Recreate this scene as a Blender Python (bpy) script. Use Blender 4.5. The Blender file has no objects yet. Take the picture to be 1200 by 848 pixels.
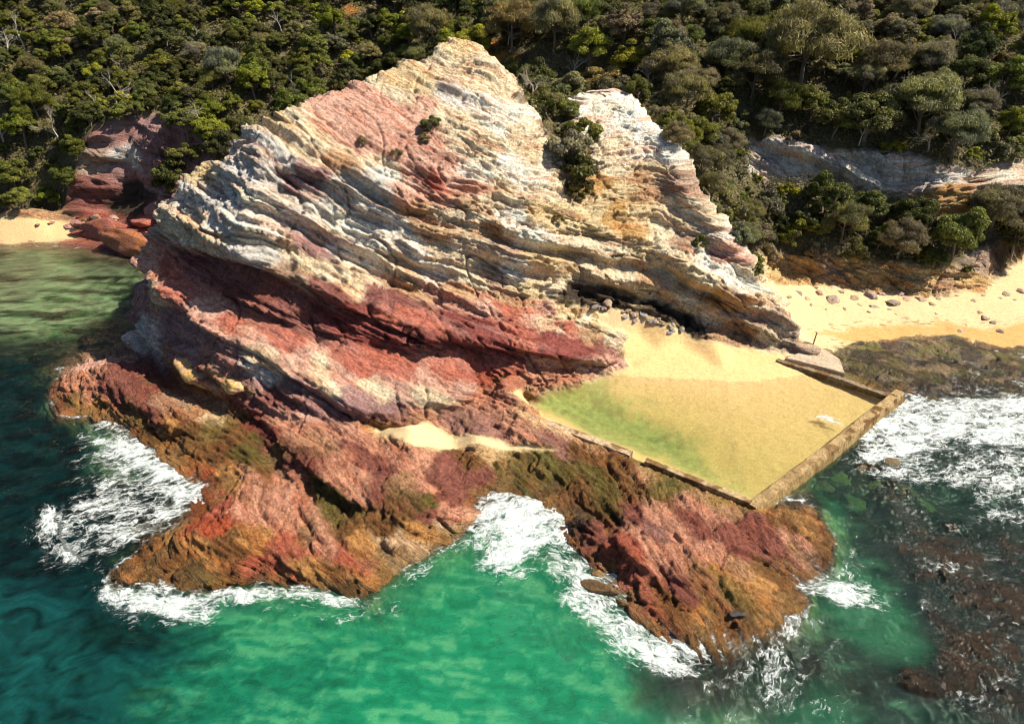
import bpy, math, random
import numpy as np
from mathutils import Vector
from mathutils.geometry import delaunay_2d_cdt

# ------------------------------------------------------------------ camera, sky, sun, exposure
SC = bpy.context.scene
COL = SC.collection
PITCH = math.radians(33.0)
CAM_H = 50.0
F = 811.0                       # focal length in pixels of a 1200 px wide frame
cam_d = bpy.data.cameras.new('camera')
cam_d.sensor_width = 36.0
cam_d.lens = F / 1200 * 36
cam_d.clip_start = 0.5
cam_d.clip_end = 6000
cam = bpy.data.objects.new('camera', cam_d)
cam.location = (0, 0, CAM_H)
cam.rotation_euler = (math.pi / 2 - PITCH, 0, 0)
COL.objects.link(cam)
SC.camera = cam

SUN_AZ = math.radians(88)       # clockwise from +Y (into the picture), so 88 = from the right, a little behind
SUN_EL = math.radians(50)
world = bpy.data.worlds.new('World')
SC.world = world
world.use_nodes = True
wn = world.node_tree
sky = wn.nodes.new('ShaderNodeTexSky')
sky.sky_type = 'NISHITA'
sky.sun_disc = False
sky.sun_elevation = SUN_EL
sky.sun_rotation = SUN_AZ
bg = wn.nodes['Background']
bg.inputs["Strength"].default_value = 0.062
wn.links.new(sky.outputs[0], bg.inputs['Color'])
sd = bpy.data.lights.new('sun', 'SUN')
sd.energy = 5.0
sd.angle = math.radians(0.5)
sd.color = (1.0, 0.91, 0.74)
so = bpy.data.objects.new('sun', sd)
so.rotation_euler = Vector((math.sin(SUN_AZ) * math.cos(SUN_EL), math.cos(SUN_AZ) * math.cos(SUN_EL), math.sin(SUN_EL))).to_track_quat('Z', 'Y').to_euler()
so.location = (60, 60, 120)
COL.objects.link(so)
SC.view_settings.view_transform = 'Standard'
SC.view_settings.look = 'None'
SC.view_settings.exposure = 0.80
SC.view_settings.gamma = 1.0
SC.view_settings.use_curve_mapping = False
SC.cycles.use_denoising = True
SC.cycles.denoising_prefilter = 'ACCURATE'
SC.cycles.filter_width = 1.0
SC.cycles.max_bounces = 6
SC.cycles.diffuse_bounces = 3
SC.cycles.glossy_bounces = 2
SC.cycles.transparent_max_bounces = 12
SC.cycles.caustics_reflective = False
SC.cycles.caustics_refractive = False

# ------------------------------------------------------------------ numeric helpers
SP, CP = math.sin(PITCH), math.cos(PITCH)

def pt(u, v, z):
    """survey point: where the sight line through a photo pixel meets height z"""
    t = (v - 424.0) / F
    dep = (CAM_H - z) / (SP + t * CP)
    return ((u - 600.0) / F * dep, dep * (CP - t * SP), z)

def h3(ix, iy, iz, seed):
    h = (ix.astype(np.uint32) * np.uint32(374761393) + iy.astype(np.uint32) * np.uint32(668265263)
         + iz.astype(np.uint32) * np.uint32(2147483647 - 19) + np.uint32((seed * 362437 + 1013904223) & 0xffffffff))
    h = (h ^ (h >> np.uint32(13))) * np.uint32(1274126177)
    h = (h ^ (h >> np.uint32(15))) * np.uint32(2246822519)
    return h ^ (h >> np.uint32(16))

G16 = np.array([[1,1,0],[-1,1,0],[1,-1,0],[-1,-1,0],[1,0,1],[-1,0,1],[1,0,-1],[-1,0,-1],
                [0,1,1],[0,-1,1],[0,1,-1],[0,-1,-1],[1,1,0],[-1,1,0],[0,-1,1],[0,-1,-1]], dtype=np.float32)

def noise(x, y, z=0.0, seed=0):
    """gradient noise, about -1..1"""
    x = np.asarray(x, np.float32); y = np.asarray(y, np.float32)
    z = np.broadcast_to(np.asarray(z, np.float32), x.shape)
    xi = np.floor(x); yi = np.floor(y); zi = np.floor(z)
    fx = x - xi; fy = y - yi; fz = z - zi
    xi = xi.astype(np.int32); yi = yi.astype(np.int32); zi = zi.astype(np.int32)
    u = fx * fx * fx * (fx * (fx * 6 - 15) + 10)
    v = fy * fy * fy * (fy * (fy * 6 - 15) + 10)
    w = fz * fz * fz * (fz * (fz * 6 - 15) + 10)
    r = 0
    with np.errstate(over='ignore'):
        for dx in (0, 1):
            for dy in (0, 1):
                for dz in (0, 1):
                    g = G16[(h3(xi + dx, yi + dy, zi + dz, seed) & np.uint32(15)).astype(np.int64)]
                    d = g[..., 0] * (fx - dx) + g[..., 1] * (fy - dy) + g[..., 2] * (fz - dz)
                    r = r + d * (u if dx else 1 - u) * (v if dy else 1 - v) * (w if dz else 1 - w)
    return r

def fbm(x, y, z=0.0, octv=3, seed=0, gain=0.5):
    r = 0; a = 1.0; k = 1.0
    for i in range(octv):
        r = r + a * noise(np.asarray(x) * k, np.asarray(y) * k, np.asarray(z) * k, seed + 17 * i)
        a *= gain; k *= 2.03
    return r

def sstep(a, b, x):
    t = np.clip((x - a) / (b - a), 0, 1)
    return t * t * (3 - 2 * t)

def poly_sd(px, py, poly):
    """signed distance to a polygon, positive inside"""
    px = np.asarray(px, np.float32); py = np.asarray(py, np.float32)
    poly = np.asarray(poly, np.float32)
    d2 = np.full(px.shape, 1e12, np.float32)
    ins = np.zeros(px.shape, bool)
    n = len(poly)
    for i in range(n):
        x1, y1 = poly[i][:2]; x2, y2 = poly[(i + 1) % n][:2]
        ex, ey = x2 - x1, y2 - y1
        t = np.clip(((px - x1) * ex + (py - y1) * ey) / (ex * ex + ey * ey + 1e-9), 0, 1)
        d2 = np.minimum(d2, (px - x1 - t * ex) ** 2 + (py - y1 - t * ey) ** 2)
        c = (y1 > py) != (y2 > py)
        with np.errstate(divide='ignore', invalid='ignore'):
            ins ^= c & (px < (x2 - x1) * (py - y1) / (y2 - y1 + 1e-12) + x1)
    d = np.sqrt(d2)
    return np.where(ins, d, -d)

def line_d(px, py, line):
    """distance to an open polyline and the interpolated 3rd value along it"""
    px = np.asarray(px, np.float32); py = np.asarray(py, np.float32)
    best = np.full(px.shape, 1e12, np.float32); val = np.zeros(px.shape, np.float32)
    for (x1, y1, z1), (x2, y2, z2) in zip(line[:-1], line[1:]):
        ex, ey = x2 - x1, y2 - y1
        t = np.clip(((px - x1) * ex + (py - y1) * ey) / (ex * ex + ey * ey + 1e-9), 0, 1)
        d = (px - x1 - t * ex) ** 2 + (py - y1 - t * ey) ** 2
        m = d < best
        best = np.where(m, d, best); val = np.where(m, z1 + t * (z2 - z1), val)
    return np.sqrt(best), val

def blur(a, r):
    k = np.exp(-0.5 * (np.arange(-int(3 * r) - 1, int(3 * r) + 2) / r) ** 2); k /= k.sum()
    for ax in (0, 1):
        p = len(k) // 2
        pad = [(0, 0), (0, 0)]; pad[ax] = (p, p)
        b = np.pad(a, pad, mode='edge')
        o = np.zeros_like(a)
        for i, w in enumerate(k):
            o += w * (b[i:i + a.shape[0], :] if ax == 0 else b[:, i:i + a.shape[1]])
        a = o
    return a

# ------------------------------------------------------------------ terrain survey (photo pixel, photo pixel, height in metres)
def pl(*p):
    return [pt(*q) for q in p]

LINES = [
 # waterline of the shelf, from the left nose round to the pool
 pl((150,405,.0),(132,416,.0),(105,414,.0),(72,440,.0),(58,462,.0),(68,486,.0),(100,487,.0),(132,480,.0),(158,502,.0),(192,526,.0),(186,540,.0),
    (212,548,.0),(240,566,.0),(232,598,.0),(172,640,.0),(124,672,.0),(132,686,.0),(180,682,.0),(238,696,.0),(300,680,.0),(352,684,.0),
    (425,697,.0),(462,672,.0),(500,650,.0),(535,632,.0),(556,612,.0),(562,592,.0),(590,577,.0),(628,580,.0),(662,602,.0),(692,612,.0),
    (712,640,.0),(722,662,.0),(738,688,.0),(764,706,.0),(830,732,.0),(872,739,.0),(928,726,.0),(950,702,.0),(935,690,.0),(900,672,.0),
    (925,664,.0),(974,658,.0),(980,632,.0),(958,602,.0),(930,588,.0),(900,598,.0)),
 # left crest of the outcrop below the pool
 pl((698,604,2.2),(722,630,2.5),(740,662,2.1),(758,692,1.4),(790,716,1.0)),
 # gutter between the shelf and the raised maroon strip, and the strip's crest
 pl((262,486,1.1),(300,508,.8),(325,537,.7),(345,567,.7),(390,588,.7),(430,603,.9)),
 pl((290,492,2.5),(318,512,2.8),(348,540,2.8),(372,562,2.7),(420,582,2.6),(480,602,2.4),(540,602,1.6)),
 # crest and foot of the nose slab
 pl((118,451,2.8),(150,466,2.7),(190,490,2.4),(225,501,2.0)),
 pl((108,463,1.2),(140,480,.9),(178,503,.8),(212,514,.7)),
 # foot of the front slab
 pl((150,405,.0),(185,430,.6),(215,453,1.5),(265,474,2.4),(310,489,2.5),(360,501,2.6),(412,488,2.8),(470,484,2.7),(530,486,2.2),(555,477,1.6),(575,471,.3),(600,467,-.1),(640,462,-.2),(700,442,.0),(738,429,.5)),
 # crest of the front slab
 pl((166,296,13.6),(170,302,13),(184,320,12.5),(198,342,12),(226,367,11),(247,391,10),(283,405,9.3),(318,420,8.2),(353,437,7),(400,460,5.1),(450,466,4.3),(500,462,3.9),(545,453,3.8),(600,447,3.3),(650,440,2.8),(722,428,1.3)),
 # back of the slab, foot of the dark wall
 pl((193,289,14.8),(212,294,14.7),(235,310,13.7),(262,332,12.9),(300,355,11.7),(350,378,10.0),(400,395,8.2),(450,405,6.9),(500,413,5.9),(550,417,5.1),(620,420,4.3),(660,424,3.6),(695,421,2.7)),
 # crest of the dark wall / red bench
 pl((205,268,16.6),(230,285,16.4),(260,290,17.3),(300,300,17.5),(350,320,15.5),(400,345,12.7),(450,365,10.6),(500,385,8.8),(560,395,7.3),(620,400,6.1),(680,413,4.2),(706,418,2.6)),
 # back of the bench, foot of the upper cliff
 pl((214,254,18.5),(240,262,18.8),(300,276,19.0),(350,292,17.4),(400,315,14.9),(450,327,12.7),(500,340,11.2),(560,348,10.3),(620,350,9.4),(650,352,8.4)),
 # upper cliff
 pl((228,228,20.8),(300,250,21.2),(350,250,20.6),(400,250,20.1),(450,250,19.8),(500,250,19.2),(560,250,18.8),(600,250,18.5),(650,250,17.6),(700,262,16)),
 pl((300,200,25.2),(350,200,25),(400,200,24.5),(450,200,24.1),(500,200,23.6),(560,200,23),(600,200,22.5),(650,205,20.8),(700,210,19.4)),
 pl((300,162,28),(350,150,28.6),(400,150,28.2),(450,150,27.9),(500,150,27.5),(560,150,27),(600,150,26),(636,175,23.6)),
 # main ridge
 pl((186,262,16.6),(196,252,17.5),(212,215,21.5),(230,195,23.2),(262,190,23.5),(276,186,24),(285,150,28),(300,143,28.7),(318,140,28.9),(350,125,30.3),(400,100,31.6),(450,82,32.6),(500,62,33.9),(530,53,34.4),(552,52,34.3),(570,74,32.6),(598,125,28.2),(636,165,24.3)),
 # waterline round the back of the left end
 [(-53.2,81.5,0),(-52.3,86,0),(-53,91,0),(-56,97,0),(-60,104,0),(-61,110,0)],
 [(-56,84,-1.2),(-56.5,91,-1.3),(-60,98,-1.3),(-64,105,-1.0)],
 # back of the main ridge, hidden from here
 [(-50,98,10),(-46,102,13),(-38,103,17),(-25,106,20),(-10,112,22),(2,116,22),(10,111,21)],
 [(-56,106,2),(-50,114,4),(-35,119,6),(-20,124,9),(0,130,14),(12,128,17)],
 # right hump
 pl((662,150,23.8),(690,112,26.8),(712,110,26.6),(740,125,25.8),(765,150,23.9),(788,182,21.2),(800,210,19),(830,250,15.5),(858,290,11.8),(884,318,8.9),(905,350,6.0),(930,382,3.4),(953,410,1.3)),
 pl((700,170,22.8),(740,190,20.6),(775,215,18.5),(812,262,14.6),(838,300,11.2),(866,340,7.8),(895,368,4.9)),
 pl((700,290,13.2),(740,290,12.8),(780,300,11.3),(815,325,8.9),(850,360,5.8),(885,385,3.6),(925,402,2.0)),
 # cave brow and foot
 pl((650,346,8.9),(690,338,8.3),(725,340,7.3),(760,352,6),(795,373,4.3),(830,387,3.2),(880,401,2.1),(925,410,1.5)),
 pl((655,357,7.6),(690,357,5.6),(725,359,4.3),(765,371,2.9),(800,389,1.9),(835,398,1.5),(885,408,1.15),(948,416,1.0)),
 # rock apron left of the cave
 pl((655,370,6.0),(700,385,3.4),(735,392,2.3)),
 pl((668,392,4.8),(705,405,2.6),(728,412,1.6)),
 # low cliff behind the right beach
 pl((905,325,2.7),(960,330,2.5),(1030,339,2.2),(1100,346,2.0),(1150,337,2.3),(1165,318,2.8),(1215,300,3.2)),
 pl((918,303,4.9),(960,306,5.2),(1030,312,5.0),(1095,320,4.6),(1135,312,5.4),(1160,290,7.0),(1215,268,8.0)),
 # white band on the right
 pl((884,205,13.9),(930,212,13.4),(1000,214,13.2),(1060,226,12.2),(1100,252,10.3),(1150,254,10.0),(1215,256,9.7)),
 pl((886,165,18.6),(930,175,17.9),(1000,184,17.1),(1060,190,16.6),(1100,203,15.8),(1150,208,15.4),(1215,212,15.1)),
 # edge of the right beach with the reef
 pl((955,406,.9),(1000,398,.7),(1060,392,.6),(1110,388,.6),(1170,398,.45),(1230,400,.45)),
 # reef right
 pl((985,425,.35),(1030,440,.2),(1080,450,.1),(1140,458,0),(1230,465,-.1)),
 # left cove
 pl((-40,286,.0),(0,286,.0),(60,283,.0),(100,287,.0),(150,300,.0),(188,300,.0)),
 pl((-40,262,1.2),(20,262,1.2),(70,258,1.3),(120,262,1.6),(165,268,2.2),(186,275,2.0)),
 pl((-40,245,4),(20,240,5),(80,235,5),(120,240,4),(160,235,4.5),(190,228,6)),
 pl((-40,180,12),(30,180,12),(80,180,12),(105,165,15),(145,140,18.5),(180,150,17.5),(215,140,18.5)),
]
PTS = [pt(*p) for p in [
 (100,445,1.6),(130,430,2.9),(95,432,2.2),(165,452,2.8),(200,474,2.6),(240,492,2.2),(240,530,.9),(300,545,.9),(225,625,1.9),(270,600,1.8),(200,655,1.2),(160,672,.7),
 (300,640,2.0),(400,640,1.9),(420,605,1.9),(340,590,1.3),(360,665,1.3),(430,670,1.0),(450,590,2.4),(520,600,1.9),(480,550,2.3),(400,540,2.4),(440,530,1.8),(555,560,1.1),(500,620,1.2),
 (440,505,1.3),(480,508,1.0),(530,515,.9),(600,520,.9),(620,535,1.0),(700,545,1.2),(620,560,1.1),(700,582,1.4),(760,560,1.2),(800,575,1.5),(850,600,1.7),(920,612,1.6),(950,625,1.3),(800,600,1.9),
 (760,612,1.9),(800,622,1.7),(800,655,2.0),(770,640,2.1),(850,690,1.4),(800,705,1.2),(820,680,1.7),(850,715,.9),(900,705,1.0),(860,640,2.4),(910,650,1.2),(870,620,1.7),
 (420,492,3.3),(480,494,3.2),(560,499,2.6),(620,507,1.9),(680,518,1.3),(720,530,1.1),(640,497,1.6),
 # pool floor
 (645,478,-1.2),(680,457,-.3),(720,448,.1),(655,467,-.5),(700,500,-2.0),(760,520,-2.1),(820,548,-1.9),(876,575,-1.2),(940,530,-.5),(1000,490,-.2),(1040,466,-.1),(960,450,.25),(860,470,.2),(780,450,.35),(720,452,.2),(860,510,-.5),(780,490,-.7),(720,478,-.6),(620,476,-.5),
 (740,434,.9),(850,436,.9),(930,430,.8),
 (800,402,1.5),(870,417,1.1),(915,417,1.1),(770,412,1.4),(750,393,2.0),(940,420,1.05),
 # right beach and slope
 (950,370,1.7),(1000,350,2.0),(1100,370,1.4),(1200,370,1.4),(1000,380,1.1),(1200,335,2.4),(920,360,2.6),(940,392,1.4),(910,340,3.4),
 (900,300,6.6),(860,262,11.2),(850,228,13.8),(828,190,17.6),(800,168,20.2),(950,262,9.2),(1050,280,7.0),(1150,290,6.8),(1000,240,10.4),(950,238,11.0),
 # gully of bushes between rocks
 (650,120,24.4),(668,190,20.4),(675,225,18.2),(640,90,26.5),
 # forest floor
 (800,120,24),(800,60,29.6),(800,0,35),(900,130,22),(900,60,28.8),(900,0,35),(1000,140,21.3),(1000,60,29),(1000,0,35),(1100,150,20.6),(1100,60,29),(1100,0,35.2),(1215,150,20.4),(1215,60,29.4),(1230,0,35.5),
 (700,60,29),(700,0,34.6),(600,0,34),(600,60,27.3),(500,0,33.5),(400,0,33.3),(400,40,28.2),(300,0,33.3),(300,60,25.8),(200,0,33.3),(200,60,25.8),(100,0,33.3),(100,60,25.8),(0,0,33.3),(0,60,25.8),(-40,0,33.3),(0,120,19),(100,120,19),(220,110,20.5),(-40,120,19),(300,100,21.5),
 # sea bed
 (100,800,-4.4),(60,740,-5),(150,800,-3.9),(220,842,-3.6),(140,765,-4),(190,720,-2.4),(120,715,-3.6),(80,700,-4.6),(300,740,-3.0),(0,320,-1.6),(80,320,-1.4),(150,330,-1.5),(0,380,-2),(100,380,-1.8),(60,400,-1.3),(20,430,-1.2),(90,405,-.8),(0,480,-4.5),(40,560,-4),(100,520,-1.6),(180,560,-1.0),(120,600,-1.2),(60,620,-2.2),(190,600,-.8),(0,700,-6),(100,740,-5),(250,730,-3.2),
 (400,740,-3),(500,700,-2.6),(550,650,-1.8),(600,620,-1.0),(640,640,-1.2),(680,700,-1.6),(600,750,-3),(300,820,-3.4),(500,840,-3.6),(700,820,-3.2),(660,760,-2.4),(720,720,-.9),(760,760,-1.0),(790,800,-.7),(830,790,-.3),(780,840,-.8),(870,840,-.7),
 (700,680,-.35),(705,695,-.15),(860,785,-.25),(960,760,-1.3),(900,800,-.9),(960,720,-1.4),(1000,700,-2.2),(1040,740,-2.4),(990,640,-1.8),(985,600,-1.4),(970,570,-1.0),(1010,610,-.9),(1060,770,-1.6),(1000,830,-1.8),(1080,690,-.35),(1100,640,-.2),(1050,640,-.3),(1150,700,-.25),
 (1100,780,-.25),(1150,830,-.2),(1200,760,-.3),(1040,800,-.3),(1200,640,-.4),(1030,570,-.4),(1060,540,-.8),(950,570,-.7),(1000,540,-.6),(1100,500,-.8),(1100,590,-1.2),(1200,520,-.7),(1200,590,-.9),(1075,480,-.6),(1150,490,-.7),(1040,500,-.7)]]
PTS += [(-140,20,-8),(-140,60,-7),(-120,100,-5),(-150,125,1),(-160,140,12),(-160,170,36),(-80,25,-8),(-30,15,-5),(0,8,-5),(30,12,-4),(60,15,-3),(90,20,-3),(130,30,-3),(150,60,-1),(160,85,.5),(160,100,4),(160,125,26),(160,145,40),
        (-60,205,58),(0,200,58),(60,195,58),(120,190,58),(-160,210,58),(190,190,58),(-200,320,90),(0,320,95),(220,320,95),(220,60,-1),(220,110,6),(220,20,-4),(-220,20,-9),(-220,100,-6),(-220,130,4),(-220,180,36),(-220,-10,-9),(220,-10,-5),(0,-10,-6)]

# pool outline (wall-top inner edge) in world metres
POOL = {k: pt(*v) for k, v in dict(a=(600,474,1.2), a2=(690,510,1.2), b=(884,584,1.25), c=(1046,460,1.25), d=(922,417,1.3)).items()}
WIN = 1.15   # height of the wall tops

def build_tin():
    vs, es = [], []
    for l in LINES:
        k = len(vs)
        vs += l
        es += [(k + i, k + i + 1) for i in range(len(l) - 1)]
    vs += PTS
    r = delaunay_2d_cdt([Vector((p[0], p[1])) for p in vs], es, [], 0, 0.05)
    V, Fc, OV = r[0], r[2], r[3]
    src = np.array([[p[0], p[1]] for p in vs]); sz = np.array([p[2] for p in vs])
    Z = []
    for i, v in enumerate(V):
        if OV[i]:
            Z.append(float(np.mean(sz[list(OV[i])])))
        else:                       # a crossing of two breaklines
            d = np.hypot(src[:, 0] - v.x, src[:, 1] - v.y); k = np.argsort(d)[:4]
            Z.append(float(np.sum(sz[k] / (d[k] + .1)) / np.sum(1 / (d[k] + .1))))
    return [(v.x, v.y, z) for v, z in zip(V, Z)], Fc

GX0, GX1, GY0, GY1, GS = -220.0, 220.0, -10.0, 320.0, 0.5
gx = np.arange(GX0, GX1 + .01, GS); gy = np.arange(GY0, GY1 + .01, GS)
HG = np.zeros((len(gx), len(gy)))
_V, _F = build_tin()
for f in _F:
    a, b, c = (np.array(_V[i]) for i in f)
    i0 = max(0, int((min(a[0], b[0], c[0]) - GX0) / GS)); i1 = min(len(gx) - 1, int((max(a[0], b[0], c[0]) - GX0) / GS) + 1)
    j0 = max(0, int((min(a[1], b[1], c[1]) - GY0) / GS)); j1 = min(len(gy) - 1, int((max(a[1], b[1], c[1]) - GY0) / GS) + 1)
    X, Y = np.meshgrid(gx[i0:i1 + 1], gy[j0:j1 + 1], indexing='ij')
    det = (b[1] - c[1]) * (a[0] - c[0]) + (c[0] - b[0]) * (a[1] - c[1])
    if abs(det) < 1e-9: continue
    l1 = ((b[1] - c[1]) * (X - c[0]) + (c[0] - b[0]) * (Y - c[1])) / det
    l2 = ((c[1] - a[1]) * (X - c[0]) + (a[0] - c[0]) * (Y - c[1])) / det
    l3 = 1 - l1 - l2
    m = (l1 >= -1e-6) & (l2 >= -1e-6) & (l3 >= -1e-6)
    sub = HG[i0:i1 + 1, j0:j1 + 1]
    sub[m] = (l1 * a[2] + l2 * b[2] + l3 * c[2])[m]
_deep = np.clip((-HG - .9) / 1.2, 0, 1)
HG = blur(HG, .75) * (1 - _deep) + blur(HG, 5.0) * _deep

def bil(A, x, y):
    fx = np.clip((np.asarray(x) - GX0) / GS, 0, A.shape[0] - 1.001); fy = np.clip((np.asarray(y) - GY0) / GS, 0, A.shape[1] - 1.001)
    i = fx.astype(int); j = fy.astype(int); a = fx - i; b = fy - j
    return A[i, j] * (1 - a) * (1 - b) + A[i + 1, j] * a * (1 - b) + A[i, j + 1] * (1 - a) * b + A[i + 1, j + 1] * a * b

def hit(u, v):
    """where the sight line through a photo pixel meets the surveyed ground"""
    t = (v - 424.0) / F
    dx, dy, dz = (u - 600.0) / F, CP - t * SP, -(SP + t * CP)
    s = np.arange(25, 420, .1)
    x, y, z = dx * s, dy * s, CAM_H + dz * s
    k = np.nonzero(z < bil(HG, x, y))[0]
    k = k[0] if len(k) else len(s) - 1
    return float(x[k]), float(y[k]), float(z[k])

# ------------------------------------------------------------------ object helpers
def link(o, parent=None):
    COL.objects.link(o)
    if parent is not None: o.parent = parent
    return o

def tag(o, label=None, cat=None, group=None, kind=None):
    if label: o['label'] = label
    if cat: o['category'] = cat
    if group: o['group'] = group
    if kind: o['kind'] = kind
    return o

def mesh_np(name, co, faces, mats=(), attrs=None, smooth=True, parent=None, midx=None):
    """co (n,3); faces (m,k) with one k; attrs {name: (n,) or (n,3)} per vertex"""
    me = bpy.data.meshes.new(name)
    co = np.asarray(co, np.float32); faces = np.asarray(faces, np.int32)
    n, m, k = len(co), len(faces), faces.shape[1]
    me.vertices.add(n); me.vertices.foreach_set('co', co.ravel())
    me.loops.add(m * k); me.loops.foreach_set('vertex_index', faces.ravel())
    me.polygons.add(m)
    me.polygons.foreach_set('loop_start', np.arange(0, m * k, k, dtype=np.int32))
    me.polygons.foreach_set('loop_total', np.full(m, k, np.int32))
    me.polygons.foreach_set('use_smooth', np.full(m, smooth, bool))
    if midx is not None: me.polygons.foreach_set('material_index', np.asarray(midx, np.int32))
    me.update(calc_edges=True)
    for a, val in (attrs or {}).items():
        val = np.asarray(val, np.float32)
        if val.ndim == 1:
            at = me.attributes.new(a, 'FLOAT', 'POINT'); at.data.foreach_set('value', val)
        else:
            at = me.attributes.new(a, 'FLOAT_VECTOR', 'POINT'); at.data.foreach_set('vector', val.ravel())
    for mt in mats: me.materials.append(mt)
    o = bpy.data.objects.new(name, me)
    return link(o, parent)

class NT:
    """short hand for building a node tree"""
    def __init__(s, name):
        s.m = bpy.data.materials.new(name); s.m.use_nodes = True; s.t = s.m.node_tree
        s.t.nodes.clear(); s.out = s.t.nodes.new('ShaderNodeOutputMaterial')
    def n(s, typ, ins=None, **kw):
        nd = s.t.nodes.new(typ)
        for k, v in kw.items(): setattr(nd, k, v)
        for k, v in (ins or {}).items():
            if isinstance(v, bpy.types.NodeSocket): s.t.links.new(v, nd.inputs[k])
            else: nd.inputs[k].default_value = v
        return nd
    def math(s, op, a, b=0.0, c=None, clamp=False):
        ins = {0: a, 1: b}
        if c is not None: ins[2] = c
        return s.n('ShaderNodeMath', ins, operation=op, use_clamp=clamp).outputs[0]
    def mix(s, f, a, b, typ='MIX'):
        nd = s.n('ShaderNodeMix', data_type='RGBA', blend_type=typ)
        for i, v in ((0, f), (6, a), (7, b)):
            if isinstance(v, bpy.types.NodeSocket): s.t.links.new(v, nd.inputs[i])
            else: nd.inputs[i].default_value = v if i == 0 else (*v, 1)
        return nd.outputs[2]
    def ramp(s, f, a, b, lo=0.0, hi=1.0):
        return s.n('ShaderNodeMapRange', {0: f, 1: a, 2: b, 3: lo, 4: hi}, interpolation_type='SMOOTHSTEP').outputs[0]
    def attr(s, name, out='Fac'):
        return s.n('ShaderNodeAttribute', attribute_name=name).outputs[out]
    def noise(s, vec, scale, detail=4, rough=.6, dist=0.0):
        return s.n('ShaderNodeTexNoise', {'Vector': vec, 'Scale': scale, 'Detail': detail, 'Roughness': rough, 'Distortion': dist}).outputs['Fac']
    def pos(s):
        return s.n('ShaderNodeNewGeometry').outputs['Position']
    def bump(s, h, strength, dist):
        return s.n('ShaderNodeBump', {'Height': h, 'Strength': strength, 'Distance': dist}).outputs[0]
    def done(s, sh, disp=None):
        s.t.links.new(sh, s.out.inputs[0]); return s.m

def ground_material(name, bump_d, rough, fine=6.0, contrast=.5, spec=.3, strat=0.0, grain=.16):
    m = NT(name)
    col = m.attr('col', 'Color'); p = m.pos()
    n1 = m.noise(p, fine, 8, .72); n2 = m.noise(p, fine * 4.3, 5, .7)
    h = m.math('ADD', m.math('MULTIPLY', n1, 1.0), m.math('MULTIPLY', n2, .5))
    if strat:
        dv = m.n('ShaderNodeVectorMath', {0: m.n('ShaderNodeTexNoise', {'Vector': p, 'Scale': .9, 'Detail': 4.0}).outputs['Color'], 1: (2.6, 2.6, 2.6)}, operation='MULTIPLY').outputs[0]
        pv = m.n('ShaderNodeVectorMath', {0: p, 1: dv}, operation='ADD').outputs[0]
        ck = m.ramp(m.n('ShaderNodeTexVoronoi', {'Vector': pv, 'Scale': .42}, feature='DISTANCE_TO_EDGE').outputs['Distance'], .0, .03)
        h = m.math('ADD', h, m.math('MULTIPLY', ck, .5))
    if strat:
        sv = m.attr('strata')
        cmb = m.n('ShaderNodeCombineXYZ', {0: m.math('MULTIPLY', sv, 1.0), 1: 0.0, 2: 0.0}).outputs[0]
        sc = m.n('ShaderNodeVectorMath', {0: p, 1: (.18, .18, .18)}, operation='MULTIPLY').outputs[0]
        vv = m.n('ShaderNodeVectorMath', {0: cmb, 1: sc}, operation='ADD').outputs[0]
        ns = m.noise(vv, 5.5, 5, .6)
        h = m.math('ADD', h, m.math('MULTIPLY', ns, strat))
        col = m.mix(m.ramp(ns, .38, .5, .6, 0.0), col, m.mix(1.0, col, (.62, .50, .46), 'MULTIPLY'))
    v1 = m.ramp(n1, .35, .68, 1 - contrast, 1 + contrast * .8)
    v2 = m.ramp(n2, .3, .7, 1 - grain * 1.25, 1 + grain)
    c = m.mix(1.0, col, m.n('ShaderNodeCombineColor', {0: v1, 1: v1, 2: v1}).outputs[0], 'MULTIPLY')
    c = m.mix(1.0, c, m.n('ShaderNodeCombineColor', {0: v2, 1: v2, 2: v2}).outputs[0], 'MULTIPLY')
    nrm = m.bump(h, 1.0, bump_d)
    wet = m.attr('wet')
    rg = m.ramp(wet, 0, 1, rough, .28)
    b = m.n('ShaderNodeBsdfPrincipled', {'Base Color': c, 'Roughness': rg, 'Normal': nrm, 'Specular IOR Level': spec})
    return m.done(b.outputs[0])

M_rock = ground_material('layered_rock', .22, .85, 3.6, .40, .3, 1.2, .34)
M_sand = ground_material('sand', .06, .9, 3.0, .14, .2)
M_soil = ground_material('soil', .10, .95, 2.0, .4, .2)
M_bed = ground_material('sea_bed_ground', .05, .9, .9, .35, .2)

# ------------------------------------------------------------------ terrain grid
def nonuni(a, b, fa, fb, fine, coarse, grow=1.12):
    xs = list(np.arange(fa, fb, fine)); st = fine; x = xs[-1]
    while x < b: st = min(coarse, st * grow); x += st; xs.append(x)
    st = fine; x = fa; L = []
    while x > a: st = min(coarse, st * grow); x -= st; L.append(x)
    return np.array(L[::-1] + xs)

XS = nonuni(-215, 215, -66, 66, .15, 1.2)
yf = np.arange(-8, 318, .25)
XX, YY = np.meshgrid(XS, yf, indexing='ij')
hz = bil(HG, XX, YY)
dz = np.gradient(hz, .25, axis=1)
dens = np.interp(yf, [-8, 10, 30, 36, 112, 126, 140, 200, 318], [.2, .5, 4.5, 5.9, 5.9, 2.2, 1.3, .8, .3])
w = np.sqrt(1 + np.minimum(dz ** 2, 14)) * dens
w = np.maximum(w, 1e-3)
k = 18
wb = np.apply_along_axis(lambda c: np.convolve(np.pad(c, k, mode='edge'), np.ones(2 * k + 1) / (2 * k + 1), mode='valid'), 0, w)
cum = np.cumsum(wb, axis=1) * .25
ROWS = 1080
q = np.linspace(0, 1, ROWS)
Yg = np.stack([np.interp(q * (cum[i, -1] - cum[i, 0]) + cum[i, 0], cum[i], yf) for i in range(len(XS))])
Xg = np.repeat(XS[:, None], ROWS, 1)
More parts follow.
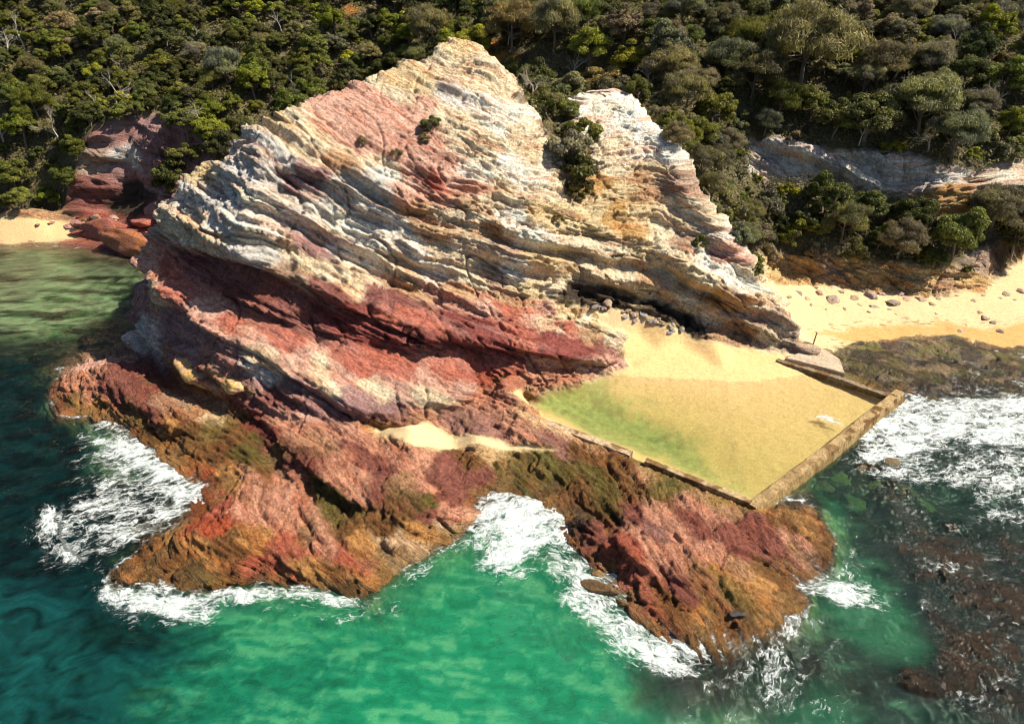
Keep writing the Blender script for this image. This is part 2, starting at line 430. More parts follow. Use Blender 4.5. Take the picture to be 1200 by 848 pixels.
Zg = bil(HG, Xg, Yg)
NX, NY = Xg.shape

def normals(X, Y, Z):
    P = np.stack([X, Y, Z], -1)
    a = np.gradient(P, axis=0); b = np.gradient(P, axis=1)
    n = np.cross(a, b)
    return n / (np.linalg.norm(n, axis=-1, keepdims=True) + 1e-9)

N0 = normals(Xg, Yg, Zg)

def hp(*pts): return [hit(*p)[:2] for p in pts]

POLY_POOL = [POOL[k][:2] for k in ('a', 'a2', 'b', 'c', 'd')] + hp((885, 411), (835, 401), (800, 393), (765, 376), (735, 384), (728, 410), (738, 430), (700, 445), (640, 465))
S_BEACH = hp((905,330),(960,333),(1030,343),(1100,349),(1150,341),(1168,322),(1190,306),(1215,303),(1215,405),(1170,404),(1130,396),(1090,392),(1050,396),(1010,402),(965,408),(953,413),(932,388),(908,356),(888,328))
S_POOL = [POOL[k][:2] for k in ('a', 'a2', 'b', 'c', 'd')] + hp((948,417),(885,409),(835,399),(800,390),(765,372),(725,361),(696,360),(700,378),(735,393),(728,412),(738,431),(700,445),(640,465))
S_PUD = hp((438,503),(470,497),(520,503),(570,511),(625,521),(650,528),(600,529),(540,526),(480,521),(445,511))
S_COVE = hp((-60,290),(0,286),(60,284),(92,278),(88,264),(70,256),(20,258),(-60,258))
HILL = ([(-214, 128)] + hp((-60,250),(20,246),(78,240)) + hp((98,185),(104,160),(145,138),(190,140),(215,138)) + [(-42,108),(-33,108),(-20,110),(-8,117),(5,112)]
        + [pt(600,118,28)[:2], pt(640,158,24)[:2], pt(662,225,18.8)[:2], pt(684,228,18.6)[:2], pt(672,160,22.6)[:2], pt(690,106,26.8)[:2], pt(715,104,26.6)[:2], pt(745,120,25.6)[:2], pt(772,148,23.6)[:2], pt(794,182,21)[:2]]
        + [pt(808,212,18.6)[:2], pt(836,250,15.2)[:2], pt(862,286,11.8)[:2], pt(884,305,8.9)[:2]] + hp((905,300),(925,301),(960,303),(1030,309),(1095,317),(1135,309),(1160,286),(1215,262)) + [(214, 110), (214, 317), (-214, 317)])
BAND = hp((884,205),(930,213),(1000,216),(1060,228),(1100,254),(1150,256),(1215,258),(1215,208),(1150,205),(1100,200),(1060,187),(1000,181),(930,172),(886,162))
RIDX = hp((855,245),(880,262),(930,300),(900,318),(880,300))

fx, fy = Xg.ravel(), Yg.ravel()
wx = fx + 1.0 * fbm(fx * .35, fy * .35, 0, 3, 5); wy = fy + 1.0 * fbm(fx * .35, fy * .35, 7, 3, 6)
lx = fx + .35 * fbm(fx * .5, fy * .5, 0, 3, 15); ly = fy + .35 * fbm(fx * .5, fy * .5, 7, 3, 16)
R = lambda a: a.reshape(NX, NY)
sd_sand = R(np.maximum.reduce([poly_sd(wx, wy, S_BEACH), poly_sd(lx, ly, S_POOL), poly_sd(lx, ly, S_PUD), poly_sd(wx, wy, S_COVE)]))
sd_pool = R(poly_sd(fx, fy, POLY_POOL))
sd_hill = R(poly_sd(wx, wy, HILL))
sd_band = R(poly_sd(wx, wy, BAND))
sand = sstep(-.6, .5, sd_sand)
hill = sstep(-.5, 1.2, sd_hill) * (1 - sstep(-1.5, .3, sd_band))
bed = sstep(-.15, -.9, Zg) * (1 - sand)
steep = np.clip(1 - N0[..., 2], 0, 1)
rockw = np.clip(1 - sand - hill, 0, 1)
rockw = rockw * (1 - .55 * bed)

# folded beds: one number per point that is constant along a bed
def gfold(x):
    return np.interp(x, [-70, -45, -8, 15, 25, 60], [-43, -27.5, -5.0, 4.0, 8.5, 25])
warp = 1.7 * R(noise(fx / 17, fy / 17, Zg.ravel() / 17, 31)) + .7 * R(noise(fx / 6, fy / 6, Zg.ravel() / 6, 32))
S = Zg + gfold(Xg) + .62 * (Yg - 70) * np.interp(Xg, [-60, 0, 20, 40], [1, .9, .35, .15]) + warp
right = sstep(8, 20, Xg) * sstep(74, 80, Yg)

zf = Zg.ravel(); sf = S.ravel()
idx = np.nonzero(rockw.ravel() > .01)[0]
x_, y_, z_, s_ = fx[idx], fy[idx], zf[idx], sf[idx]
st_ = steep.ravel()[idx]
nx_, ny_, nz_ = (N0[..., i].ravel()[idx] for i in range(3))
def one(s, k, seed, sharp=2.2):
    return np.tanh(sharp * noise(s * k, s * 0 + seed * 3.7, 0.5, seed) * 1.6)
mod1 = .30 + 1.15 * sstep(-.35, .35, noise(x_ / 7, y_ / 7, z_ / 5, 41))
mod2 = .2 + 1.2 * sstep(-.3, .35, noise(x_ / 3, y_ / 3, z_ / 2, 42))
D = (.80 * one(s_, .36, 1, 3.2) * mod1 + .38 * one(s_, .95, 2, 3.0) * mod2 + .14 * one(s_, 2.4, 3) * mod1 + .08 * one(s_, 5.5, 4) * mod2)
big = 1.0 * noise(x_ / 9, y_ / 9, z_ / 6, 51) + .65 * noise(x_ / 4.2, y_ / 4.2, z_ / 2.6, 52)
rid = lambda f, sd: 1 - 2 * np.abs(noise(x_ / f, y_ / f, s_ / (f * .45), sd))
def h1(a, b, c, seed):
    with np.errstate(over='ignore'):
        return (h3(a.astype(np.int32), b.astype(np.int32), c.astype(np.int32), seed) & np.uint32(1023)).astype(np.float32) / 1023
def blocks(th, ln, seed):
    "broken blocks: each bed is cut into lengths that stand out or lie back"
    u1 = x_ + .5 * ln * noise(x_ / ln, y_ / ln, s_ / th, seed + 1) + .35 * y_; v1 = s_ + .45 * th * noise(x_ / (ln * .8), y_ / (ln * .8), 0, seed + 2)
    k = np.floor(v1 / th); j = np.floor(u1 / ln + 7.3 * h1(k, k * 0, k * 0, seed)); l = np.floor(y_ / (ln * 1.6) + 3.1 * h1(k, j, k * 0, seed + 5))
    h = h1(k, j, l, seed + 3) - .5
    e = v1 / th - k
    return h - .35 * np.exp(-(np.minimum(e, 1 - e) / .10) ** 2)
bm1 = sstep(-.25, .25, noise(x_ / 6, y_ / 6, z_ / 4, 55)); bm2 = sstep(-.2, .3, noise(x_ / 4, y_ / 4, z_ / 3, 56))
blk = 1.0 * bm1 * blocks(1.25, 5.5, 600) + .42 * bm2 * blocks(.52, 2.6, 620) + .15 * blocks(.25, 1.2, 640)
bil2 = lambda f, sd: np.abs(noise(x_ / f, y_ / f, z_ / (f * .7), sd))
rough_ = -.26 * bil2(1.9, 65) - .12 * bil2(.8, 66) - .08 * bil2(.42, 67)
lowf = .8 + .9 * (1 - sstep(2.5, 5.0, z_))
fin = rough_ * lowf - .10 * lowf * bil2(.30, 68) + .20 * rid(2.6, 61) + .22 * rid(1.3, 62) + .13 * rid(.65, 63) + .07 * noise(x_ / .32, y_ / .32, z_ / .32, 64)
# joints: sharp narrow clefts roughly across the beds
c3 = noise(x_ / 3.4 + .3 * noise(x_, y_, 0, 74), y_ / 3.4, 2.5, 75)
c1 = noise(x_ / 5.5 + s_ * .05, y_ / 5.5, s_ / 9, 71); c2 = noise(x_ / 2.2, y_ / 2.2, s_ / 5, 72)
crk = -.55 * np.exp(-(c1 / .035) ** 2) - .25 * np.exp(-(c2 / .04) ** 2) * (c1 > -.1) - .35 * np.exp(-(c3 / .03) ** 2) * (z_ < 3.5)
flat = 1 - sstep(.12, .4, st_)
low = 1 - sstep(2.5, 5.0, z_)
amp = .95 * (1 - flat) + .60 * flat
amp = amp * (1 - .38 * low)
smooth = np.maximum.reduce([poly_sd(x_, y_, hp((325,145),(400,108),(450,98),(490,130),(515,190),(470,190),(420,165),(370,160))), poly_sd(x_, y_, hp((172,302),(196,296),(240,322),(300,372),(360,398),(420,420),(380,440),(300,405),(247,385),(200,340))),
                            poly_sd(x_, y_, hp((410,415),(520,425),(620,425),(700,420),(720,428),(640,440),(520,446),(440,455)))])
amp = amp * (1 - .6 * sstep(-1.0, .8, smooth))
disp = amp * ((1.05 - .25 * flat) * D + blk * (.75 + .60 * flat) + .85 * big * (1 - .80 * np.maximum(low, .4 * flat))) + (.7 + .3 * (1 - flat)) * fin + crk * (.6 + .4 * (1 - flat)) * 1.0
disp *= rockw.ravel()[idx]
# keep the shelf's edge near the surveyed waterline
disp = np.where(z_ < .6, disp * .75, disp)
px = fx.copy(); py = fy.copy(); pz = zf.copy()
px[idx] += disp * nx_; py[idx] += disp * ny_; pz[idx] += disp * nz_

def overhang(line, out, back, rad, sel=None):
    """push the rock near a crest line outwards and draw the rock just under it back"""
    d, cz = line_d(fx, fy, line)
    m = np.nonzero(d < rad * 2.5)[0]
    g = np.exp(-(d[m] / rad) ** 2)
    nh = np.stack([N0[..., 0].ravel()[m], N0[..., 1].ravel()[m]], 1)
    nh /= (np.linalg.norm(nh, axis=1, keepdims=True) + .15)
    rel = zf[m] - cz[m]
    t = out * sstep(-1.6, -.3, rel) * g - back * g * sstep(-.9, -2.0, rel) * sstep(-5.5, -2.2, rel)
    rw = rockw.ravel()[m]
    px[m] += t * nh[:, 0] * rw; py[m] += t * nh[:, 1] * rw
overhang(LINES[9], 1.3, 1.0, 2.2)
overhang(LINES[19], 2.4, 1.4, 2.4)
H3 = lambda *p: [hit(*q) for q in p]
overhang(H3((335,185),(375,195),(410,205),(440,222),(470,240)), 1.1, 1.3, 1.6)
overhang(H3((300,225),(340,240),(380,255),(420,275),(460,290),(500,300)), 1.0, 1.2, 1.5)
overhang(H3((225,245),(260,258),(290,268),(330,278)), .9, 1.0, 1.4)
overhang(H3((520,225),(560,240),(590,265)), .7, .9, 1.3)
overhang(H3((700,262),(750,275),(800,300)), .8, 1.0, 1.3)
overhang(H3((812,330),(860,352),(900,382)), .8, 1.0, 1.2)
overhang(H3((400,472),(470,492),(560,508),(640,522)), .8, .9, 1.2)
overhang(H3((230,372),(300,418),(360,440),(400,462)), .5, .5, 1.2)

overhang(pl((500,462,3.9),(545,455,3.8),(600,450,3.3),(650,443,2.8)), .9, .6, 1.6)
overhang(LINES[24], .8, .5, 1.5)

i2 = np.nonzero(sand.ravel() > .01)[0]
pz[i2] += sand.ravel()[i2] * (.10 * fbm(fx[i2] / 5, fy[i2] / 5, 0, 3, 81) + .05 * fbm(fx[i2] / 1.1, fy[i2] / .8, 0, 3, 82))
i3 = np.nonzero(hill.ravel() > .01)[0]
pz[i3] += hill.ravel()[i3] * 1.3 * fbm(fx[i3] / 8, fy[i3] / 8, 0, 4, 83)
i4 = np.nonzero(bed.ravel() > .01)[0]
pz[i4] += bed.ravel()[i4] * np.clip(-zf[i4], 0, 1.2) * .55 * fbm(fx[i4] / 4, fy[i4] / 4, 0, 4, 84)
# right reef: low ledges just at the water, running away to the right
rr = R(poly_sd(wx, wy, hp((950,412),(985,400),(1060,394),(1110,392),(1170,404),(1215,408),(1215,468),(1150,472),(1075,462),(1040,452),(985,432)))).ravel()
rm = sstep(-1, 1.5, rr)
dir_s = (fy * .93 + fx * .36)
pz += rm * (.32 * np.tanh(3 * noise(dir_s / 2.6, fx / 14, 0, 91)) + .13 * np.tanh(3 * noise(dir_s / 1.0, fx / 6, 0, 92)) + .02)
# dark weed reef bottom right, awash
wr = R(np.maximum(poly_sd(wx, wy, hp((1010,610),(1060,590),(1215,640),(1215,850),(1020,860),(1010,800),(1080,770),(1100,740),(1060,690))), poly_sd(wx, wy, hp((940,560),(1000,520),(1060,560),(1090,600),(1020,610),(1000,600),(985,585))))).ravel()
wm = sstep(-1.5, 2, wr)
pz += wm * (.55 * fbm(fx / 3.0, fy / 2.4, 0, 5, 93, .6) + .44)
PX, PY, PZ = R(px), R(py), R(pz)

# ------------------------------------------------------------------ colours of the ground, with cave shade painted in as dark samples
C = dict(C=(.70,.60,.43), W=(.84,.78,.67), B=(.62,.60,.56), R=(.44,.145,.10), P=(.60,.36,.28), D=(.24,.065,.055), O=(.50,.31,.12), T=(.48,.32,.19),
         N=(.20,.115,.038), G=(.14,.13,.03), M=(.25,.10,.085), K=(.055,.04,.028), Y=(.64,.52,.31), Q=(.44,.33,.25), V=(.36,.22,.21), S=(.62,.44,.20), F=(.42,.10,.045))
SAMPLES = """
200 255 C,215 225 B,235 205 Y,255 195 C,275 200 B,290 160 B,300 180 B,312 150 C,330 145 Y,345 160 C,360 140 C,380 120 P,400 110 P,420 105 P,440 95 C,450 120 P,420 140 P,390 150 P,360 180 C,330 180 B,310 205 B,
230 240 B,250 230 B,270 230 B,290 225 W,215 270 C,240 255 C,265 260 B,290 260 W,320 235 B,345 215 V,370 200 V,400 190 T,385 170 C,420 170 P,450 150 P,480 140 P,500 160 P,470 110 C,490 85 Y,510 70 C,540 60 Y,555 70 C,
545 90 C,530 110 B,560 105 C,575 125 W,520 130 C,500 120 P,480 100 Y,470 180 P,440 185 C,450 200 W,430 215 B,400 220 B,370 235 B,340 250 B,310 270 W,280 280 C,250 280 C,220 290 P,380 260 W,410 255 W,440 240 W,470 225 P,490 200 P,
510 210 R,530 200 P,545 215 P,520 185 P,540 170 C,560 150 C,580 150 W,600 160 C,620 175 C,600 190 W,570 180 C,560 200 W,590 215 C,620 210 W,640 220 C,580 235 C,550 240 T,520 235 P,490 250 T,460 260 B,500 270 T,540 260 C,570 270 T,
600 250 W,630 250 Y,650 260 Y,620 280 W,590 290 Q,560 295 C,520 295 C,480 285 W,440 280 W,400 285 B,360 290 V,330 285 C,430 305 W,470 310 C,510 320 W,550 325 C,580 320 Q,605 320 W,630 300 Y,640 330 C,620 335 Y,
300 295 B,250 300 M,230 310 M,270 320 M,300 330 M,340 320 Q,370 310 C,380 335 M,330 350 M,290 350 M,350 375 M,400 330 C,430 325 C,440 345 M,420 360 D,400 380 D,450 375 R,470 350 M,490 370 R,520 350 P,560 355 P,600 360 R,640 365 P,660 380 R,
540 375 D,570 385 D,600 390 R,640 400 D,680 405 D,500 395 D,470 395 D,430 390 D,560 400 D,600 415 D,650 415 D,540 345 T,480 340 T,600 350 T,
180 310 P,200 320 R,170 330 V,160 360 V,190 345 C,215 345 R,235 360 P,200 370 V,180 390 B,160 390 B,220 385 V,250 385 P,270 380 R,290 395 P,240 400 V,260 415 V,220 420 V,300 415 C,330 400 R,350 420 P,320 430 C,300 435 B,280 440 V,250 440 M,
370 430 C,400 440 P,380 450 C,350 450 V,420 430 R,450 430 R,480 430 R,500 440 P,530 435 R,560 440 R,600 435 R,640 430 P,690 425 P,710 425 P,660 440 P,620 445 P,440 455 C,470 455 P,500 465 C,530 455 P,560 460 P,420 465 V,
340 480 M,380 480 V,420 475 V,460 480 V,500 488 P,540 495 V,580 505 V,620 510 P,600 500 P,640 500 C,680 510 C,690 520 T,650 520 V,320 465 M,290 465 M,
100 425 P,130 425 P,80 450 P,70 470 R,100 455 P,120 450 M,90 480 O,115 472 O,150 430 M,170 450 M,200 470 Q,230 485 T,250 490 C,160 470 M,140 455 M,180 485 M,200 500 O,170 510 N,230 510 N,260 510 N,250 530 N,215 540 O,240 560 F,
225 440 O,260 445 T,275 450 O,240 450 T,290 490 D,310 510 D,330 530 M,350 510 P,340 490 P,370 500 P,390 520 P,420 530 M,360 540 M,300 510 G,280 500 N,290 540 G,310 560 N,330 570 P,270 560 O,300 560 P,
240 595 F,260 590 R,230 610 F,200 625 O,180 645 N,150 670 O,130 680 N,180 670 N,220 665 N,240 650 O,260 620 F,290 600 P,320 590 P,350 590 P,340 610 P,300 630 O,270 640 N,250 680 N,300 660 R,330 650 R,360 620 P,380 640 P,350 650 R,370 670 O,
400 600 G,410 620 N,430 640 O,420 660 R,440 680 O,400 680 N,460 650 C,450 620 N,480 640 C,500 625 O,470 600 N,500 600 M,520 580 M,530 600 P,540 620 C,450 580 M,420 570 P,400 560 P,380 580 G,400 590 G,450 550 M,480 560 P,500 590 G,
440 520 P,450 505 S,490 515 Y,530 520 Y,480 535 P,420 510 P,550 540 N,520 550 M,560 560 M,580 575 N,600 560 G,580 540 Y,620 545 N,640 530 G,680 530 N,660 560 G,640 575 N,700 560 G,720 545 N,680 580 N,740 570 N,710 590 G,760 560 T,
780 570 G,800 565 N,830 575 T,850 590 O,780 590 N,820 600 P,860 605 P,900 600 O,880 620 M,920 610 N,950 620 O,940 640 P,960 640 N,900 640 M,860 630 M,820 620 M,780 610 P,740 605 M,700 600 N,690 605 K,
710 620 M,730 640 R,740 620 P,770 630 V,800 640 P,760 650 P,740 665 R,760 690 R,790 660 P,820 660 P,840 650 P,850 680 O,830 690 R,800 690 M,780 705 N,820 715 O,860 700 N,890 690 O,910 700 O,850 735 N,890 730 O,930 710 N,870 670 T,900 670 N,
700 120 W,720 130 W,740 140 W,760 160 W,700 150 W,720 170 C,750 180 W,780 185 W,690 190 C,720 195 C,750 205 T,770 200 Y,790 210 Q,700 215 O,730 225 Y,760 225 T,790 240 C,700 240 Y,680 250 Y,720 245 O,750 250 Y,780 260 C,670 280 C,700 270 Y,730 265 O,
876 306 C,884 314 C,868 296 W,860 284 W,872 318 C,660 310 Y,690 300 C,720 290 C,750 290 Y,780 290 C,810 290 Q,830 300 W,850 300 P,860 320 W,690 325 C,720 320 C,750 320 T,780 320 C,740 345 Y,780 350 C,800 330 Y,820 340 C,840 350 O,860 350 T,830 370 C,860 385 T,890 370 Q,900 390 C,930 400 Q,870 330 W,890 350 C,
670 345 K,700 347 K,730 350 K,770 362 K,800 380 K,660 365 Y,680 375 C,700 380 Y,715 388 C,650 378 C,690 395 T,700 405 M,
960 330 S,910 320 S,930 310 S,980 318 T,1010 320 S,1050 325 O,1080 325 S,1110 330 T,1140 330 S,1150 310 Q,1180 290 K,
900 180 B,930 195 W,970 195 B,1000 195 W,1030 200 B,1060 205 W,1080 215 B,1110 225 O,1130 235 O,1160 230 W,1180 235 Y,1200 240 M,1100 210 B,
980 410 G,1010 410 G,1040 400 T,1060 410 Q,1000 425 G,1040 425 N,1080 400 T,1100 420 K,1060 440 N,1130 410 K,1170 420 N,1100 440 K,1150 440 K,1200 430 K,960 412 T,
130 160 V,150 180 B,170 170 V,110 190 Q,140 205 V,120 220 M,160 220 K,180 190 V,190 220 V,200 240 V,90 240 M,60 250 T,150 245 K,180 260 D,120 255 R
"""
sp = []
for tok in SAMPLES.replace('\n', '').split(','):
    tok = tok.strip()
    if tok:
        a, b, c = tok.split(); sp.append((*hit(float(a), float(b)), *C[c]))
sp = np.array(sp, np.float32)
def s_at(x, y, z):
    x = np.asarray(x, np.float32); y = np.asarray(y, np.float32); z = np.asarray(z, np.float32)
    return (z + gfold(x) + .62 * (y - 70) * np.interp(x, [-60, 0, 20, 40], [1, .9, .35, .15]) + 1.7 * noise(x / 17, y / 17, z / 17, 31) + .7 * noise(x / 6, y / 6, z / 6, 32))
sps = s_at(sp[:, 0], sp[:, 1], sp[:, 2])

def palette(x, y, z):
    out = np.zeros((len(x), 3), np.float32)
    qx = x + 1.5 * fbm(x / 3.5, y / 3.5, z / 3.5, 5, 101, .62); qy = y + 1.5 * fbm(x / 3.5, y / 3.5, z / 3.5, 5, 102, .62); qz = z + 1.0 * fbm(x / 3, y / 3, z / 2, 5, 103, .62)
    qs = s_at(x, y, z) + .5 * fbm(x / 2, y / 2, z / 2, 4, 104, .6)
    for a in range(0, len(x), 20000):
        sl = slice(a, a + 20000)
        d = .42 * (qx[sl, None] - sp[None, :, 0]) ** 2 + .42 * (qy[sl, None] - sp[None, :, 1]) ** 2 + .6 * (qz[sl, None] - sp[None, :, 2]) ** 2 + 1.1 * (qs[sl, None] - sps[None, :]) ** 2
        w = 1 / (d + .12) ** 3.6
        out[sl] = (w @ sp[:, 3:6]) / w.sum(1, keepdims=True)
    return out

colr = np.zeros((NX * NY, 3), np.float32)
xi, yi, zi, si = fx[idx], fy[idx], zf[idx], sf[idx]
pc = palette(xi, yi, zi)
redness = np.clip((pc[:, 0] / (pc[:, 1] + .02) - 1.3) / 1.6, 0, 1)[:, None]
b1 = sstep(.05, .4, noise(si * .8, xi / 11, yi / 11, 111))[:, None]
b2 = sstep(.05, .35, noise(si * 2.1, xi / 6, yi / 6, 112))[:, None]
b3 = sstep(-.05, .35, noise(si * 4.6, xi / 4, yi / 4, 113))[:, None]
light = pc * (1 - redness) + redness * (pc * .55 + np.array([.22, .16, .14]))
dark = pc * np.array([.62, .50, .46]) * (1 - redness) + redness * pc * np.array([.60, .50, .55])
pinkish = pc * np.array([.86, .60, .52])
pc = pc + (light - pc) * .55 * b1 * redness
pc = pc + (pinkish - pc) * .75 * b2 * (1 - redness * .7)
pc = pc + (dark - pc) * .42 * b3 * (1 - b1 * .5)
oc = sstep(.12, .42, noise(xi / 5, yi / 5, zi / 2.5, 121))[:, None] * .28
pc = pc * (1 - oc) + oc * (pc * np.array([1.06, .80, .50]))
pc *= (1 + .12 * sstep(3, 6, zi))[:, None]
pc *= (1 + .22 * fbm(xi / 1.1, yi / 1.1, zi / .8, 3, 122))[:, None]
shelf = ((1 - sstep(2.6, 3.6, zi)) * (yi < 72))[:, None]
pc = pc * (1 - shelf) + shelf * pc * np.array([.86, .70, .58])
# weed and wet rock near the sea
low = ((1 - sstep(.15, .9, pz[idx] + 1.1 * fbm(xi / 3, yi / 3, 0, 4, 131))) * (yi < 84) * (1 - sstep(-2, 0, sd_pool.ravel()[idx])))[:, None]
weed = (np.array(C['N']) + sstep(0, .4, noise(xi / 4, yi / 4, 5, 134))[:, None] * np.array([.05, -.01, -.01]) - sstep(0, .3, noise(xi / 3, yi / 3, 9, 135))[:, None] * np.array([.11, .06, .02])) * (1 + .6 * fbm(xi / .8, yi / .8, 0, 3, 132))[:, None]
pc = pc * (1 - .75 * low) + weed * .75 * low
gr = (sstep(.18, .4, noise(xi / 6, yi / 6, 3, 133)) * (1 - sstep(2.0, 3.2, zi)) * (zi > .3) * (yi < 70))[:, None] * .42
pc = pc * (1 - gr) + gr * np.array(C['G']) * 1.1
bedd = sstep(-.1, -.6, pz[idx])[:, None]
pc = pc * (1 - bedd * .6) + bedd * .6 * np.array([.05, .045, .025])
colr[idx] = pc
wet = np.zeros(NX * NY, np.float32)
wet[idx] = (1 - sstep(.3, .9, pz[idx]))

# sand
ss = sand.ravel()[:, None]
sandc = np.array([.61, .46, .26]) * (1 + .06 * fbm(fx / 3, fy / 3, 0, 4, 141))[:, None]
damp = R(poly_sd(wx, wy, hp((955,392),(1020,382),(1100,378),(1160,385),(1215,378),(1215,412),(1100,404),(1000,402)))).ravel()
dm = sstep(-.8, .8, damp)[:, None]
wrack = (sstep(.30, .42, fbm(fx / 1.3, fy / .5, 0, 4, 174)) * np.exp(-(damp / 1.6) ** 2) * .7)[:, None]
sandc = sandc * (1 - wrack) + wrack * np.array([.10, .06, .03])
sandc = sandc * (1 - dm) + dm * np.array([.52, .32, .12])
pm = sstep(-.3, .3, sd_pool.ravel())[:, None]
palew = np.array([.66, .455, .215])
sandc = sandc * (1 - pm) + pm * palew
alg = sstep(-1.5, 3, poly_sd(fx + 2.4 * fbm(fx / 4, fy / 4, 0, 5, 145, .6), fy + 2.4 * fbm(fx / 4, fy / 4, 2, 5, 146, .6), [pt(u, v, -1)[:2] for u, v in ((580,470),(640,452),(710,448),(760,482),(810,512),(860,560),(884,590),(700,520))]))[:, None]
sandc = sandc * (1 - .75 * alg) + .75 * alg * np.array([.25, .32, .12]) * (1 + .5 * fbm(fx / .9, fy / .9, 0, 4, 149))[:, None]
dkm = sstep(.1, 2.2, poly_sd(fx + 1.8 * fbm(fx / 2, fy / 2, 0, 5, 147, .65), fy + 1.8 * fbm(fx / 2, fy / 2, 2, 5, 148, .65), [pt(u, v, -1.5)[:2] for u, v in ((735,508),(775,503),(812,515),(800,532),(760,528))]))[:, None]
sandc = sandc * (1 - .5 * dkm) + .5 * dkm * np.array([.05, .07, .02])
cv = (poly_sd(fx, fy, hp((-60,292),(0,288),(100,285),(95,255),(-60,255))) > -4)[:, None]
sandc = np.where(cv, np.array([.58, .42, .22]), sandc)
# hillside soil
soil = np.array([.11, .09, .05]) * (1 + .5 * fbm(fx / 3, fy / 3, 0, 3, 142))[:, None]
pale = (sstep(.25, .45, noise(fx / 7, fy / 7, 0, 143)) * sstep(.3, .5, steep.ravel()))[:, None]
soil = soil * (1 - pale) + pale * np.array([.30, .24, .18])
# sea bed: green sand with dark weed
bx, by = fx + 2.5 * fbm(fx / 9, fy / 9, 0, 3, 151), fy + 1.2 * fbm(fx / 7, fy / 7, 4, 3, 152)
weedn = fbm(bx / 7 + by / 14, by / 3.2, 0, 4, 153)
nearleft = (fx < -35) & (fy > 78)
bc = np.repeat(np.array([[.30, .33, .17]]), NX * NY, 0)
w1 = sstep(.06, .20, weedn) * nearleft
DARK = [hp((-60,305),(40,300),(62,318),(10,350),(-60,362)), hp((-60,395),(20,402),(80,396),(150,368),(160,410),(120,430),(70,440),(55,480),(100,500),(130,560),(190,560),(235,600),(170,650),(120,700),(130,740),(0,720),(-60,600)),
        hp((100,745),(150,738),(230,770),(225,790),(150,792),(100,785)), hp((730,800),(730,850),(1020,850),(1010,800),(940,770),(930,740),(860,760),(800,760)),
        hp((620,590),(700,620),(740,720),(830,760),(800,800),(720,740),(660,680),(640,640)), hp((1080,470),(1215,470),(1215,620),(1100,600),(1000,560),(960,560),(930,600),(890,590),(1000,500)), hp((1010,600),(1215,600),(1215,860),(1020,860),(1010,800),(1080,770),(1090,740),(1050,690)),
        hp((440,690),(560,600),(600,580),(590,620),(500,680),(440,720)), hp((60,310),(130,300),(165,305),(160,330),(100,330)), hp((-60,330),(60,335),(40,345),(-60,350))]
dk = np.maximum.reduce([poly_sd(bx, by, p) for p in DARK])
w2 = sstep(-1.0, 1.5, dk)
wd = np.maximum(w1 * .9, w2)[:, None]
darkc = np.array([.009, .009, .005]) * (1 + .9 * np.clip(fbm(fx / 1.6, fy / 1.6, 0, 4, 154), -.8, 1))[:, None]
brown = sstep(-.15, .25, fbm(fx / 4, fy / 4, 5, 3, 155))[:, None] * sstep(0, 2, np.maximum(wr, rr))[:, None]
darkc = darkc * (1 - brown) + brown * np.array([.032, .019, .008])
bc = bc * (1 - wd) + wd * darkc
pt_ = (sstep(.05, .5, fbm(bx / 8, by / 5, 7, 4, 157)) * .75)[:, None]
bc = bc * (1 - pt_) + pt_ * np.array([.07, .09, .05])
bc *= (1 + .12 * fbm(fx / 3, fy / 2, 0, 3, 156))[:, None]
rw = rockw.ravel()[:, None]
bb = bed.ravel()[:, None] * (1 - ss)
hl = hill.ravel()[:, None]
colr = colr * (1 - bb) + bb * bc
colr = colr * (1 - ss) + ss * sandc
colr = colr * (1 - hl) + hl * soil
for (u_, v_, r_) in ((580, 62, 2.6), (576, 48, 2.2), (412, 14, 2.4), (1050, 6, 2.0), (600, 74, 1.8)):
    hx, hy, _z = hit(u_, v_)
    e_ = sstep(1.2, .4, np.hypot(fx - hx + .8 * noise(fx, fy, 0, 171), fy - hy) / r_)[:, None]
    colr = colr * (1 - e_) + e_ * np.array([.55, .24, .06])
colr = np.clip(colr, .004, .85)
# right reef and weed reef colours
rcol = np.where((noise(dir_s / 1.3, fx / 5, 0, 161) > 0)[:, None], np.array([.19, .17, .05]), np.array([.07, .05, .03]))
rcol = rcol * np.interp(fy + 2 * noise(fx / 5, fy / 5, 0, 172), [70, 76, 83], [.16, .5, 1.2])[:, None]
tl = sstep(.1, .4, fbm(fx / 3, fy / 2, 0, 3, 162))[:, None]
rcol = rcol * (1 - tl * .7) + tl * .7 * np.array([.30, .21, .12])
rk = (rm * (1 - sand.ravel()))[:, None] * .85
colr = colr * (1 - rk) + rk * rcol
rdp = poly_sd(wx, wy, hp((905,594),(960,562),(1066,470),(1215,468),(1215,860),(680,860),(760,800),(850,772),(950,742),(985,700),(990,655),(990,625),(965,597)))
rdm = (sstep(-.8, .8, rdp) * sstep(.75, .25, pz))[:, None] * .92
colr = colr * (1 - rdm) + rdm * darkc * (1 + .8 * sstep(.05, .4, fbm(fx / 1.5, fy / 1.5, 3, 4, 173)))[:, None]
wk = wm[:, None] * .9
colr = colr * (1 - wk) + wk * darkc * .9
wet = np.maximum(wet, np.maximum(rm, wm) * .8)

